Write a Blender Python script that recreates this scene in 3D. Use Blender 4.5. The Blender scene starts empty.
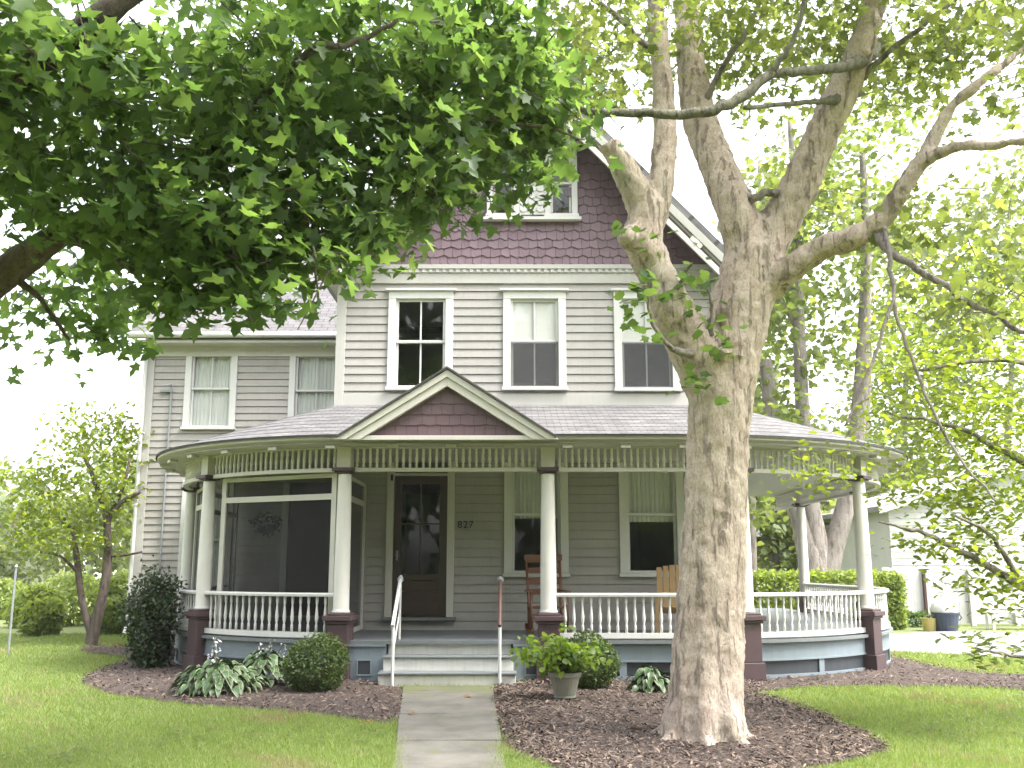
import bpy, math, random
import numpy as np
from mathutils import Vector, Matrix

random.seed(7)
RNG = np.random.default_rng(11)
sc = bpy.context.scene
COL = sc.collection
R = math.radians

# ------------------------------------------------------------------ camera model
F = 970.0
PITCH = R(10.57)
EYE = 1.6
CP, SP = math.cos(PITCH), math.sin(PITCH)

def P(u, v, Y):
    """surveyed point: bearing (u, v) of the photograph at the distance Y"""
    xc, yc = (u - 512) / F, (384 - v) / F
    dy, dz = CP - yc * SP, SP + yc * CP
    t = Y / dy
    return Vector((xc * t, Y, EYE + dz * t))

def zf(v, Y): return P(512, v, Y).z
def xf(u, v, Y): return P(u, v, Y).x

def G(u, v, z=0.0):
    xc, yc = (u - 512) / F, (384 - v) / F
    dy, dz = CP - yc * SP, SP + yc * CP
    t = (z - EYE) / dz
    return Vector((xc * t, dy * t, z))

# ------------------------------------------------------------------ materials
MATS = {}

def new_mat(name):
    m = bpy.data.materials.new(name)
    m.use_nodes = True
    nt = m.node_tree
    bs = nt.nodes['Principled BSDF']
    return m, nt, bs

def ramp(nt, stops):
    r = nt.nodes.new('ShaderNodeValToRGB')
    el = r.color_ramp.elements
    while len(el) < len(stops):
        el.new(0.5)
    for e, (p, c) in zip(el, stops):
        e.position = p
        e.color = (*c, 1)
    return r

def noise(nt, scale, detail=4, rough=.6, vec=None, coords='Object'):
    n = nt.nodes.new('ShaderNodeTexNoise')
    n.inputs['Scale'].default_value = scale
    n.inputs['Detail'].default_value = detail
    n.inputs['Roughness'].default_value = rough
    if vec is None:
        tc = nt.nodes.new('ShaderNodeTexCoord')
        vec = tc.outputs[coords]
    nt.links.new(vec, n.inputs['Vector'])
    return n

def mapping(nt, scale=(1, 1, 1), coords='Object'):
    tc = nt.nodes.new('ShaderNodeTexCoord')
    mp = nt.nodes.new('ShaderNodeMapping')
    mp.inputs['Scale'].default_value = scale
    nt.links.new(tc.outputs[coords], mp.inputs['Vector'])
    return mp.outputs['Vector']

def mixc(nt, fac, a, b, mode='MIX'):
    m = nt.nodes.new('ShaderNodeMix')
    m.data_type = 'RGBA'
    m.blend_type = mode
    for sock, val in ((m.inputs[0], fac), (m.inputs[6], a), (m.inputs[7], b)):
        if hasattr(val, 'links'):
            nt.links.new(val, sock)
        elif isinstance(val, (int, float)):
            sock.default_value = val
        else:
            sock.default_value = (*val, 1)
    return m.outputs[2]

def bump(nt, bs, height, strength=.3, dist=.02):
    b = nt.nodes.new('ShaderNodeBump')
    b.inputs['Strength'].default_value = strength
    b.inputs['Distance'].default_value = dist
    nt.links.new(height, b.inputs['Height'])
    nt.links.new(b.outputs['Normal'], bs.inputs['Normal'])

def paint(name, col, dirt=.25, rough=.55, streak=True, dirtcol=None, island=0.0):
    """weathered paint: stains, chalky patches, faint vertical streaks"""
    m, nt, bs = new_mat(name)
    n1 = noise(nt, 1.6, 6, .65)
    r1 = ramp(nt, [(.35, (0, 0, 0)), (.75, (1, 1, 1))])
    nt.links.new(n1.outputs['Fac'], r1.inputs['Fac'])
    dc = dirtcol or tuple(c * .62 for c in col)
    f1 = nt.nodes.new('ShaderNodeMath'); f1.operation = 'MULTIPLY'; f1.inputs[1].default_value = dirt
    nt.links.new(r1.outputs['Color'], f1.inputs[0])
    c = mixc(nt, f1.outputs[0], col, dc)
    if streak:
        n2 = noise(nt, 3.0, 5, .6, vec=mapping(nt, (9, 9, .7)))
        r2 = ramp(nt, [(.48, (0, 0, 0)), (.8, (1, 1, 1))])
        nt.links.new(n2.outputs['Fac'], r2.inputs['Fac'])
        f2 = nt.nodes.new('ShaderNodeMath'); f2.operation = 'MULTIPLY'; f2.inputs[1].default_value = dirt * .8
        nt.links.new(r2.outputs['Color'], f2.inputs[0])
        c = mixc(nt, f2.outputs[0], c, dc)
    n3 = noise(nt, 60, 3, .6)
    if island:
        g = nt.nodes.new('ShaderNodeNewGeometry')
        r4 = ramp(nt, [(0, (1 - island,) * 3), (1, (1 + island * .6,) * 3)])
        nt.links.new(g.outputs['Random Per Island'], r4.inputs['Fac'])
        c = mixc(nt, 1.0, c, r4.outputs['Color'], 'MULTIPLY')
    nt.links.new(c, bs.inputs['Base Color'])
    bs.inputs['Roughness'].default_value = rough
    bump(nt, bs, n3.outputs['Fac'], .12, .01)
    MATS[name] = m
    return m

paint('siding', (.36, .342, .322), .38, island=.05)
paint('pale_trim', (.45, .44, .41), .3)
paint('wing_siding', (.365, .343, .317), .42, island=.05)
paint('trim', (.61, .61, .59), .25)
paint('column_paint', (.66, .64, .605), .25)
paint('grey_trim', (.55, .53, .485), .28)
paint('rake_grey', (.36, .355, .325), .3)
paint('purple', (.070, .041, .046), .35)
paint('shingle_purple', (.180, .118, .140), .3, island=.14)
paint('shingle_purple_shaded', (.115, .070, .082), .3, island=.06)  # same purple as the gable shingles, with shade put into the colour
paint('dark_purple', (.060, .034, .036), .3)
paint('skirt_blue', (.185, .230, .262), .4, dirtcol=(.14, .15, .15))
paint('deck_grey', (.16, .18, .19), .45, dirtcol=(.10, .095, .085))
paint('riser', (.72, .71, .67), .4, dirtcol=(.30, .29, .26))
paint('door_brown', (.038, .018, .016), .3, rough=.35)
paint('porch_ceiling', (.48, .47, .43), .2)
paint('black_paint', (.012, .012, .012), .1, streak=False)
paint('vent_dark', (.035, .042, .05), .3)
paint('far_white', (.68, .68, .66), .25)
paint('fence_white', (.62, .61, .60), .35, island=.12)
paint('blind', (.70, .70, .67), .10, rough=.8)
paint('curtain', (.62, .64, .60), .15, rough=.9)
paint('metal_grey', (.26, .28, .29), .3, rough=.4)
paint('meter_grey', (.45, .48, .48), .3, rough=.4)
paint('chair_brown', (.145, .060, .030), .35, rough=.45)
paint('chair_tan', (.42, .27, .12), .3, rough=.5)
paint('terracotta', (.24, .23, .19), .6, dirtcol=(.10, .11, .07), rough=.85)
paint('blue_plastic', (.045, .058, .09), .2, streak=False)
paint('yellow_plastic', (.55, .45, .16), .2, streak=False)
paint('red_brown', (.075, .035, .033), .3)
paint('grip_brown', (.09, .045, .035), .3)

def concrete():
    m, nt, bs = new_mat('concrete')
    n1 = noise(nt, 2.2, 8, .7)
    r1 = ramp(nt, [(.3, (.080, .074, .061)), (.55, (.135, .126, .108)), (.8, (.185, .174, .152))])
    nt.links.new(n1.outputs['Fac'], r1.inputs['Fac'])
    n2 = noise(nt, 90, 3, .7)
    c = mixc(nt, .25, r1.outputs['Color'], n2.outputs['Fac'], 'OVERLAY')
    # moss: patches of their own, thicker towards the foot of the steps where it grew
    n3 = noise(nt, 3.5, 6, .7)
    sep = nt.nodes.new('ShaderNodeSeparateXYZ')
    tc = nt.nodes.new('ShaderNodeTexCoord')
    nt.links.new(tc.outputs['Object'], sep.inputs[0])
    mr = nt.nodes.new('ShaderNodeMapRange')
    mr.inputs['From Min'].default_value = 12.1; mr.inputs['From Max'].default_value = 13.3
    mr.inputs['To Min'].default_value = 0; mr.inputs['To Max'].default_value = .28
    nt.links.new(sep.outputs['Y'], mr.inputs['Value'])
    ad = nt.nodes.new('ShaderNodeMath'); ad.operation = 'ADD'
    nt.links.new(n3.outputs['Fac'], ad.inputs[0]); nt.links.new(mr.outputs[0], ad.inputs[1])
    r3 = ramp(nt, [(.56, (0, 0, 0)), (.72, (.8, .8, .8))])
    nt.links.new(ad.outputs[0], r3.inputs['Fac'])
    c = mixc(nt, r3.outputs['Color'], c, (.10, .115, .035))
    nt.links.new(c, bs.inputs['Base Color'])
    bs.inputs['Roughness'].default_value = .9
    bump(nt, bs, n2.outputs['Fac'], .3, .01)
    MATS['concrete'] = m
concrete()

def ground_mat(name, stops, scale, fine=40, bstr=.5):
    m, nt, bs = new_mat(name)
    n1 = noise(nt, scale, 7, .7)
    r1 = ramp(nt, stops)
    nt.links.new(n1.outputs['Fac'], r1.inputs['Fac'])
    n2 = noise(nt, fine, 4, .7)
    r2 = ramp(nt, [(.3, (.5,) * 3), (.7, (1.25,) * 3)])
    nt.links.new(n2.outputs['Fac'], r2.inputs['Fac'])
    c = mixc(nt, 1.0, r1.outputs['Color'], r2.outputs['Color'], 'MULTIPLY')
    nt.links.new(c, bs.inputs['Base Color'])
    bs.inputs['Roughness'].default_value = .95
    bump(nt, bs, n2.outputs['Fac'], bstr, .03)
    MATS[name] = m
ground_mat('lawn', [(.3, (.11, .15, .045)), (.5, (.145, .185, .055)), (.66, (.20, .20, .08)), (.8, (.24, .20, .11))], .8, 45)
ground_mat('mulch', [(.3, (.050, .035, .029)), (.55, (.085, .060, .050)), (.75, (.13, .092, .075))], 5, 70, .8)
ground_mat('asphalt', [(.3, (.20, .20, .205)), (.7, (.30, .295, .29))], 1.5, 120, .2)

def shingle_roof(name, cols, sx=.30, sy=.13):
    m, nt, bs = new_mat(name)
    tc = nt.nodes.new('ShaderNodeTexCoord')
    b = nt.nodes.new('ShaderNodeTexBrick')
    b.inputs['Scale'].default_value = 1.0
    b.inputs['Brick Width'].default_value = sx
    b.inputs['Row Height'].default_value = sy
    b.inputs['Mortar Size'].default_value = .008
    b.inputs['Mortar Smooth'].default_value = .3
    b.inputs['Bias'].default_value = 0
    b.inputs['Color1'].default_value = (*cols[0], 1)
    b.inputs['Color2'].default_value = (*cols[1], 1)
    b.inputs['Mortar'].default_value = (*cols[2], 1)
    nt.links.new(tc.outputs['UV'], b.inputs['Vector'])
    n = noise(nt, 3, 6, .7)
    r = ramp(nt, [(.3, (.72,) * 3), (.7, (1.2,) * 3)])
    nt.links.new(n.outputs['Fac'], r.inputs['Fac'])
    c = mixc(nt, 1.0, b.outputs['Color'], r.outputs['Color'], 'MULTIPLY')
    nt.links.new(c, bs.inputs['Base Color'])
    bs.inputs['Roughness'].default_value = .92
    bump(nt, bs, b.outputs['Fac'], -.6, .02)
    MATS[name] = m
shingle_roof('roof_shingle', ((.105, .102, .104), (.165, .158, .158), (.05, .048, .048)), .20, .115)
shingle_roof('roof_wing', ((.115, .11, .115), (.16, .152, .156), (.04, .038, .038)), .30, .15)
shingle_roof('roof_far', ((.48, .46, .46), (.55, .53, .52), (.30, .29, .29)), .35, .2)

def bark(name, dark, mid, light, scale=6.0):
    m, nt, bs = new_mat(name)
    n1 = noise(nt, scale * .8, 9, .74, vec=mapping(nt, (1, 1, .45)))
    r1 = ramp(nt, [(.30, dark), (.50, mid), (.72, light)])
    nt.links.new(n1.outputs['Fac'], r1.inputs['Fac'])
    n5 = noise(nt, scale * 1.9, 7, .7, vec=mapping(nt, (1.2, 1.2, .15)))
    n5.inputs['Distortion'].default_value = .5
    r2 = ramp(nt, [(.32, (.56, .52, .48)), (.45, (1, 1, 1)), (.66, (1.04, 1.03, 1.02)), (.80, (1.15, 1.13, 1.1))])
    nt.links.new(n5.outputs['Fac'], r2.inputs['Fac'])
    c = mixc(nt, .85, r1.outputs['Color'], r2.outputs['Color'], 'MULTIPLY')
    n6 = noise(nt, scale * 9, 5, .7, vec=mapping(nt, (1, 1, .6)))
    r6 = ramp(nt, [(.34, (.62, .60, .58)), (.5, (1, 1, 1)), (.66, (1.16, 1.15, 1.14))])
    nt.links.new(n6.outputs['Fac'], r6.inputs['Fac'])
    c = mixc(nt, .8, c, r6.outputs['Color'], 'MULTIPLY')
    n4 = noise(nt, 1.1, 3, .5)
    r4 = ramp(nt, [(.55, (0, 0, 0)), (.72, (.55,) * 3)])
    nt.links.new(n4.outputs['Fac'], r4.inputs['Fac'])
    c = mixc(nt, r4.outputs['Color'], c, tuple(d * 1.0 for d in (mid[0] * .62, mid[1] * .72, mid[2] * .62)))
    nt.links.new(c, bs.inputs['Base Color'])
    bs.inputs['Roughness'].default_value = .95
    mx = nt.nodes.new('ShaderNodeMath'); mx.operation = 'ADD'
    nt.links.new(n1.outputs['Fac'], mx.inputs[0]); nt.links.new(r2.outputs['Color'], mx.inputs[1])
    bump(nt, bs, mx.outputs[0], 1.0, .05)
    MATS[name] = m
bark('bark_pale', (.34, .265, .215), (.48, .395, .33), (.58, .50, .435), 6)
bark('bark_dark', (.05, .038, .031), (.105, .083, .068), (.17, .14, .12), 8)
bark('bark_grey', (.15, .13, .115), (.25, .22, .20), (.34, .31, .28), 5)
bark('bark_mossy', (.10, .095, .065), (.18, .175, .125), (.26, .245, .20), 12)

def leaf_mat(name, cols, trans=.45, tcol=None, rough=.42):
    m, nt, bs = new_mat(name)
    g = nt.nodes.new('ShaderNodeNewGeometry')
    n = len(cols)
    r = ramp(nt, [(i / max(1, n - 1), c) for i, c in enumerate(cols)])
    nt.links.new(g.outputs['Random Per Island'], r.inputs['Fac'])
    nt.links.new(r.outputs['Color'], bs.inputs['Base Color'])
    bs.inputs['Roughness'].default_value = rough
    bs.inputs['Specular IOR Level'].default_value = .35
    tr = nt.nodes.new('ShaderNodeBsdfTranslucent')
    k = tcol or (2.3, 2.2, .9)
    c = mixc(nt, 1.0, r.outputs['Color'], k, 'MULTIPLY')
    nt.links.new(c, tr.inputs['Color'])
    mx = nt.nodes.new('ShaderNodeMixShader')
    mx.inputs[0].default_value = trans
    nt.links.new(bs.outputs[0], mx.inputs[1])
    nt.links.new(tr.outputs[0], mx.inputs[2])
    nt.links.new(mx.outputs[0], nt.nodes['Material Output'].inputs['Surface'])
    MATS[name] = m
leaf_mat('leaf_maple', [(.050, .096, .030), (.064, .118, .036), (.078, .134, .040), (.10, .158, .048), (.062, .108, .050)], .60, (2.35, 2.2, 1.25))
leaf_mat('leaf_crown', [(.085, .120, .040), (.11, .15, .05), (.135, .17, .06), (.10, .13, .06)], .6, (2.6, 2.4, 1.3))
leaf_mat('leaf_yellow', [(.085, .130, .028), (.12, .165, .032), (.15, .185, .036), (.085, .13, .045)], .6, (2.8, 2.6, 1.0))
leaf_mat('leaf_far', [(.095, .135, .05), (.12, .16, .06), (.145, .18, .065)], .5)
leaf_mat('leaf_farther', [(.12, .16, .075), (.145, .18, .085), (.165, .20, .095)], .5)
leaf_mat('leaf_dark', [(.022, .040, .020), (.034, .056, .026), (.048, .074, .034)], .3)
leaf_mat('leaf_box', [(.034, .060, .016), (.052, .085, .021), (.080, .115, .028)], .3)
leaf_mat('leaf_shrub', [(.040, .085, .020), (.060, .115, .025), (.085, .14, .035)], .3)
leaf_mat('leaf_bush', [(.15, .205, .055), (.18, .235, .065), (.21, .26, .08)], .45)
leaf_mat('leaf_pot', [(.080, .15, .022), (.12, .19, .03), (.16, .22, .035), (.09, .14, .06)], .45)
leaf_mat('grass_blade', [(.145, .215, .058), (.175, .25, .068), (.21, .275, .082), (.28, .285, .13)], .4, (1.9, 1.9, 1.1), rough=.6)
leaf_mat('grass_dry', [(.20, .20, .085), (.26, .235, .12), (.31, .26, .15)], .35, (1.7, 1.7, 1.2), rough=.7)
leaf_mat('hosta_flower', [(.55, .50, .60), (.65, .62, .68)], .3, (1, 1, 1))
leaf_mat('chip', [(.055, .040, .032), (.095, .070, .056), (.135, .10, .08), (.25, .19, .15), (.075, .055, .044)], .0, rough=.9)
leaf_mat('dry_leaf', [(.17, .10, .05), (.24, .15, .07), (.13, .08, .05)], .2)

def hosta_mat():
    m, nt, bs = new_mat('leaf_hosta')
    tc = nt.nodes.new('ShaderNodeTexCoord')
    sep = nt.nodes.new('ShaderNodeSeparateXYZ')
    nt.links.new(tc.outputs['UV'], sep.inputs[0])
    r = ramp(nt, [(0, (.035, .070, .024)), (.82, (.05, .095, .032)), (.93, (.22, .27, .13)), (1, (.34, .37, .22))])
    nt.links.new(sep.outputs['X'], r.inputs['Fac'])
    nt.links.new(r.outputs['Color'], bs.inputs['Base Color'])
    bs.inputs['Roughness'].default_value = .45
    MATS['leaf_hosta'] = m
hosta_mat()

def glass_mat(name, tint=(.94, .95, .945), ior=1.5):
    m, nt, bs = new_mat(name)
    tr = nt.nodes.new('ShaderNodeBsdfTransparent'); tr.inputs[0].default_value = (*tint, 1)
    gl = nt.nodes.new('ShaderNodeBsdfGlossy'); gl.inputs['Roughness'].default_value = .015
    n = noise(nt, 1.3, 2, .5)
    b = nt.nodes.new('ShaderNodeBump'); b.inputs['Strength'].default_value = .05; b.inputs['Distance'].default_value = .05
    nt.links.new(n.outputs['Fac'], b.inputs['Height']); nt.links.new(b.outputs[0], gl.inputs['Normal'])
    lw = nt.nodes.new('ShaderNodeLayerWeight'); lw.inputs['Blend'].default_value = .5
    pw = nt.nodes.new('ShaderNodeMath'); pw.operation = 'POWER'; pw.inputs[1].default_value = 4.5
    nt.links.new(lw.outputs['Facing'], pw.inputs[0])
    ad = nt.nodes.new('ShaderNodeMath'); ad.operation = 'MULTIPLY_ADD'
    ad.inputs[1].default_value = .85; ad.inputs[2].default_value = .06
    nt.links.new(pw.outputs[0], ad.inputs[0])
    mx = nt.nodes.new('ShaderNodeMixShader')
    nt.links.new(ad.outputs[0], mx.inputs[0]); nt.links.new(tr.outputs[0], mx.inputs[1]); nt.links.new(gl.outputs[0], mx.inputs[2])
    nt.links.new(mx.outputs[0], nt.nodes['Material Output'].inputs['Surface'])
    MATS[name] = m
glass_mat('glass')

def screen_mat(name, col, clear):
    m, nt, bs = new_mat(name)
    tr = nt.nodes.new('ShaderNodeBsdfTransparent')
    bs.inputs['Base Color'].default_value = (*col, 1); bs.inputs['Roughness'].default_value = .8
    n = noise(nt, 2.5, 3, .5)
    ad = nt.nodes.new('ShaderNodeMath'); ad.operation = 'MULTIPLY_ADD'
    ad.inputs[1].default_value = .16; ad.inputs[2].default_value = 1 - clear - .08
    nt.links.new(n.outputs['Fac'], ad.inputs[0])
    mx = nt.nodes.new('ShaderNodeMixShader')
    nt.links.new(ad.outputs[0], mx.inputs[0]); nt.links.new(tr.outputs[0], mx.inputs[1]); nt.links.new(bs.outputs[0], mx.inputs[2])
    nt.links.new(mx.outputs[0], nt.nodes['Material Output'].inputs['Surface'])
    MATS[name] = m
screen_mat('screen_dark', (.010, .0095, .011), .45)
screen_mat('screen_window', (.10, .10, .105), .45)

# ------------------------------------------------------------------ object helpers
def tag(o, label=None, cat=None, group=None, kind=None):
    if label: o['label'] = label
    if cat: o['category'] = cat
    if group: o['group'] = group
    if kind: o['kind'] = kind
    return o

def empty(name, loc, rz=0.0):
    o = bpy.data.objects.new(name, None)
    o.empty_display_size = .2
    COL.objects.link(o)
    o.location = loc
    o.rotation_euler = (0, 0, rz)
    return o

def thing(name, label, cat, loc, rz=0.0, group=None):
    return tag(empty(name, loc, rz), label, cat, group)

def world_loc(o):
    p = Vector((0, 0, 0))
    while o is not None:
        p += Vector(o.location)
        o = o.parent
    return p

class MB:
    def __init__(self):
        self.v, self.f, self.uv = [], [], []
        self.has_uv = False
    def face(self, pts, uv=None):
        i = len(self.v)
        self.v += [tuple(p) for p in pts]
        self.f.append(tuple(range(i, i + len(pts))))
        self.uv.append(uv)
        if uv: self.has_uv = True
    def add(self, verts, faces):
        i = len(self.v)
        self.v += [tuple(p) for p in verts]
        for f in faces:
            self.f.append(tuple(i + k for k in f)); self.uv.append(None)
    def box(self, x0, x1, y0, y1, z0, z1):
        v = [(x, y, z) for z in (z0, z1) for y in (y0, y1) for x in (x0, x1)]
        self.add(v, [(0, 2, 3, 1), (4, 5, 7, 6), (0, 1, 5, 4), (2, 6, 7, 3), (0, 4, 6, 2), (1, 3, 7, 5)])
    def obox(self, M, sx, sy, sz):
        v = [M @ Vector((x * sx / 2, y * sy / 2, z * sz / 2)) for z in (-1, 1) for y in (-1, 1) for x in (-1, 1)]
        self.add(v, [(0, 2, 3, 1), (4, 5, 7, 6), (0, 1, 5, 4), (2, 6, 7, 3), (0, 4, 6, 2), (1, 3, 7, 5)])
    def bar(self, a, b, w, t, up=(0, 0, 1)):
        a, b = Vector(a), Vector(b)
        d = (b - a); L = d.length; d.normalize()
        up = Vector(up)
        if abs(d.dot(up)) > .98: up = Vector((0, 1, 0))
        s = d.cross(up).normalized(); u = s.cross(d).normalized()
        M = Matrix((s, d, u)).transposed().to_4x4(); M.translation = (a + b) / 2
        self.obox(M, w, L, t)
    def prism(self, poly, y0, y1):
        """polygon in x, z extruded along y"""
        n = len(poly)
        v = [(x, y0, z) for x, z in poly] + [(x, y1, z) for x, z in poly]
        f = [tuple(range(n)), tuple(range(2 * n - 1, n - 1, -1))]
        f += [(i, i + n, (i + 1) % n + n, (i + 1) % n) for i in range(n)]
        self.add(v, f)
    def lathe(self, c, prof, seg=16):
        c = Vector(c); v, f = [], []
        for r, z in prof:
            for k in range(seg):
                a = 2 * math.pi * k / seg
                v.append((c.x + r * math.cos(a), c.y + r * math.sin(a), c.z + z))
        for i in range(len(prof) - 1):
            for k in range(seg):
                a, b = i * seg + k, i * seg + (k + 1) % seg
                f.append((a, b, b + seg, a + seg))
        f.append(tuple(range(seg - 1, -1, -1)))
        f.append(tuple(range((len(prof) - 1) * seg, len(prof) * seg)))
        self.add(v, f)
    def tube(self, pts, rad, seg=8, cap=True):
        pts = [Vector(p) for p in pts]; n = len(pts)
        if not hasattr(rad, '__len__'): rad = [rad] * n
        v, f = [], []
        up = None
        for i in range(n):
            d = (pts[min(i + 1, n - 1)] - pts[max(i - 1, 0)]).normalized()
            if up is None:
                a = Vector((0, 0, 1)) if abs(d.z) < .9 else Vector((1, 0, 0))
                up = d.cross(a).normalized()
            else:
                up = (up - d * up.dot(d)).normalized()
            s = d.cross(up)
            for k in range(seg):
                t = 2 * math.pi * k / seg
                v.append(pts[i] + (up * math.cos(t) + s * math.sin(t)) * rad[i])
        for i in range(n - 1):
            for k in range(seg):
                a, b = i * seg + k, i * seg + (k + 1) % seg
                f.append((a, b, b + seg, a + seg))
        if cap:
            f.append(tuple(range(seg - 1, -1, -1))); f.append(tuple(range((n - 1) * seg, n * seg)))
        self.add(v, f)
    def build(self, name, mat, parent=None, loc=None, local=False, smooth=False, bevel=0.0):
        me = bpy.data.meshes.new(name)
        if local: off = Vector((0, 0, 0))
        else: off = Vector(loc) if loc is not None else (world_loc(parent) if parent else Vector((0, 0, 0)))
        vs = self.v if local or off.length == 0 else [(a - off.x, b - off.y, c - off.z) for a, b, c in self.v]
        me.from_pydata(vs, [], self.f)
        if self.has_uv:
            ul = me.uv_layers.new(name='UVMap')
            i = 0
            for f, uv in zip(self.f, self.uv):
                for k in range(len(f)):
                    if uv: ul.data[i].uv = uv[k]
                    i += 1
        me.materials.append(MATS[mat])
        if smooth:
            me.polygons.foreach_set('use_smooth', [True] * len(me.polygons))
        me.update()
        o = bpy.data.objects.new(name, me)
        COL.objects.link(o)
        o.parent = parent
        if loc is not None:
            o.location = Vector(loc) - (world_loc(parent) if parent else Vector((0, 0, 0)))
        if bevel:
            b = o.modifiers.new('bevel', 'BEVEL'); b.width = bevel; b.segments = 2; b.limit_method = 'ANGLE'
            b.angle_limit = R(40)
        return o

def put(mesh_obj, name, parent, loc):
    """another copy of an already built part, at a world place"""
    o = mesh_obj.copy()
    o.name = name
    COL.objects.link(o)
    o.parent = parent
    o.location = Vector(loc) - world_loc(parent)
    return o

def fast_mesh(name, verts, faces, mat, parent=None, uvs=None, smooth=False):
    """big meshes from numpy arrays; faces (n, k)"""
    off = np.array(world_loc(parent)) if parent else np.zeros(3)
    me = bpy.data.meshes.new(name)
    v = np.ascontiguousarray(verts - off, dtype=np.float32)
    n, k = faces.shape
    me.vertices.add(len(v)); me.vertices.foreach_set('co', v.ravel())
    me.loops.add(n * k); me.loops.foreach_set('vertex_index', faces.ravel().astype(np.int32))
    me.polygons.add(n)
    me.polygons.foreach_set('loop_start', np.arange(0, n * k, k, dtype=np.int32))
    if uvs is not None:
        ul = me.uv_layers.new(name='UVMap')
        ul.data.foreach_set('uv', uvs[faces.ravel()].astype(np.float32).ravel())
    if smooth:
        me.polygons.foreach_set('use_smooth', np.ones(n, dtype=bool))
    me.update(calc_edges=True)
    me.validate()
    me.materials.append(MATS[mat])
    o = bpy.data.objects.new(name, me)
    COL.objects.link(o)
    o.parent = parent
    return o

# ------------------------------------------------------------------ leaves
def fan(half, cen):
    per = [(0, 0)] + half + [(-x, y) for x, y in reversed(half[:-1])]
    v = [(cen[0], cen[1], 0)] + [(x, y, .22 * abs(x) - .12 * y * y) for x, y in per]
    n = len(per)
    f = [(0, 1 + i, 1 + (i + 1) % n) for i in range(n)]
    return np.array(v, dtype=float), np.array(f)
MAPLE = fan([(.34, -.06), (.26, .13), (.57, .42), (.19, .45), (.22, .70), (0, 1)], (0, .3))
OVAL = fan([(.22, .22), (.27, .5), (.15, .8), (0, 1)], (0, .45))
NARROW = fan([(.10, .25), (.11, .6), (0, 1)], (0, .45))
LOBED = fan([(.3, .05), (.38, .35), (.30, .45), (.34, .75), (.12, .78), (0, 1)], (0, .4))

def norm(a): return a / np.maximum(np.linalg.norm(a, axis=-1, keepdims=True), 1e-9)

def leaves(name, cen, size, tmpl, mat, parent, up=.8, out=None, outw=0.0, droop=.35, jit=.3, uvs=None):
    T, Fc = tmpl
    n = len(cen)
    nor = norm(RNG.normal(size=(n, 3)))
    nor = nor * (1 - up) + np.array([0, 0, 1.0]) * up
    if out is not None: nor = nor + out * outw
    nor = norm(nor)
    d = RNG.normal(size=(n, 3)); d[:, 2] -= droop
    if out is not None: d = d + out * .6
    d = norm(d - nor * (d * nor).sum(1, keepdims=True))
    s = np.cross(d, nor)
    sz = size * (1 + jit * RNG.uniform(-1, 1, n))
    W = (T[None, :, 0, None] * s[:, None] + T[None, :, 1, None] * d[:, None] + T[None, :, 2, None] * nor[:, None]) * sz[:, None, None]
    V = (cen[:, None] + W).reshape(-1, 3)
    FF = (Fc[None] + (np.arange(n) * len(T))[:, None, None]).reshape(-1, 3)
    return fast_mesh(name, V, FF, mat, parent)

def sprays(centres, n_leaf, spread, flat=.55):
    """leaf points clustered round twig ends"""
    c = np.repeat(centres, n_leaf, axis=0)
    o = RNG.normal(size=c.shape) * spread
    o[:, 2] *= flat
    return c + o

def ball_points(n, c, r, shell=.0):
    d = norm(RNG.normal(size=(n, 3)))
    q = RNG.uniform(shell ** 3, 1, n) ** (1 / 3)
    return np.array(c) + d * q[:, None] * np.array(r), d

def catmull(pts, rad, sub=5):
    P_ = [np.array(p, float) for p in pts]; out, ro = [], []
    n = len(P_)
    for i in range(n - 1):
        p0, p1, p2, p3 = P_[max(i - 1, 0)], P_[i], P_[i + 1], P_[min(i + 2, n - 1)]
        for k in range(sub):
            t = k / sub
            out.append(.5 * ((2 * p1) + (-p0 + p2) * t + (2 * p0 - 5 * p1 + 4 * p2 - p3) * t * t + (-p0 + 3 * p1 - 3 * p2 + p3) * t ** 3))
            ro.append(rad[i] + (rad[i + 1] - rad[i]) * t)
    out.append(P_[-1]); ro.append(rad[-1])
    return [Vector(p) for p in out], ro

def pxline(pts, sub=5):
    """(u, v, radius in px, Y) list -> smooth 3-D line with radii in metres"""
    q = [P(u, v, y) for u, v, r, y in pts]
    rad = [r * y / F for u, v, r, y in pts]
    return catmull(q, rad, sub)

def remeshed(name, mb, mat, parent, voxel=.04, rough=.03, tex=.35, smooth_it=6):
    """unite overlapping limbs into one skin and roughen it like bark"""
    o = mb.build(name, mat, parent, smooth=True)
    m = o.modifiers.new('r', 'REMESH'); m.mode = 'VOXEL'; m.voxel_size = voxel
    m = o.modifiers.new('s', 'SMOOTH'); m.iterations = smooth_it; m.factor = .5
    for k, (ts, st) in enumerate(((tex, rough), (tex * .28, rough * .45))):
        t = bpy.data.textures.new(name + '_bark', 'CLOUDS'); t.noise_scale = ts; t.noise_depth = 3
        m = o.modifiers.new('d%d' % k, 'DISPLACE'); m.texture = t; m.strength = st; m.mid_level = .5
        m.texture_coords = 'LOCAL'
    dg = bpy.context.evaluated_depsgraph_get()
    me = bpy.data.meshes.new_from_object(o.evaluated_get(dg))
    o.modifiers.clear()
    o.data = me
    me.polygons.foreach_set('use_smooth', [True] * len(me.polygons))
    if not me.materials: me.materials.append(MATS[mat])
    return o

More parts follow.
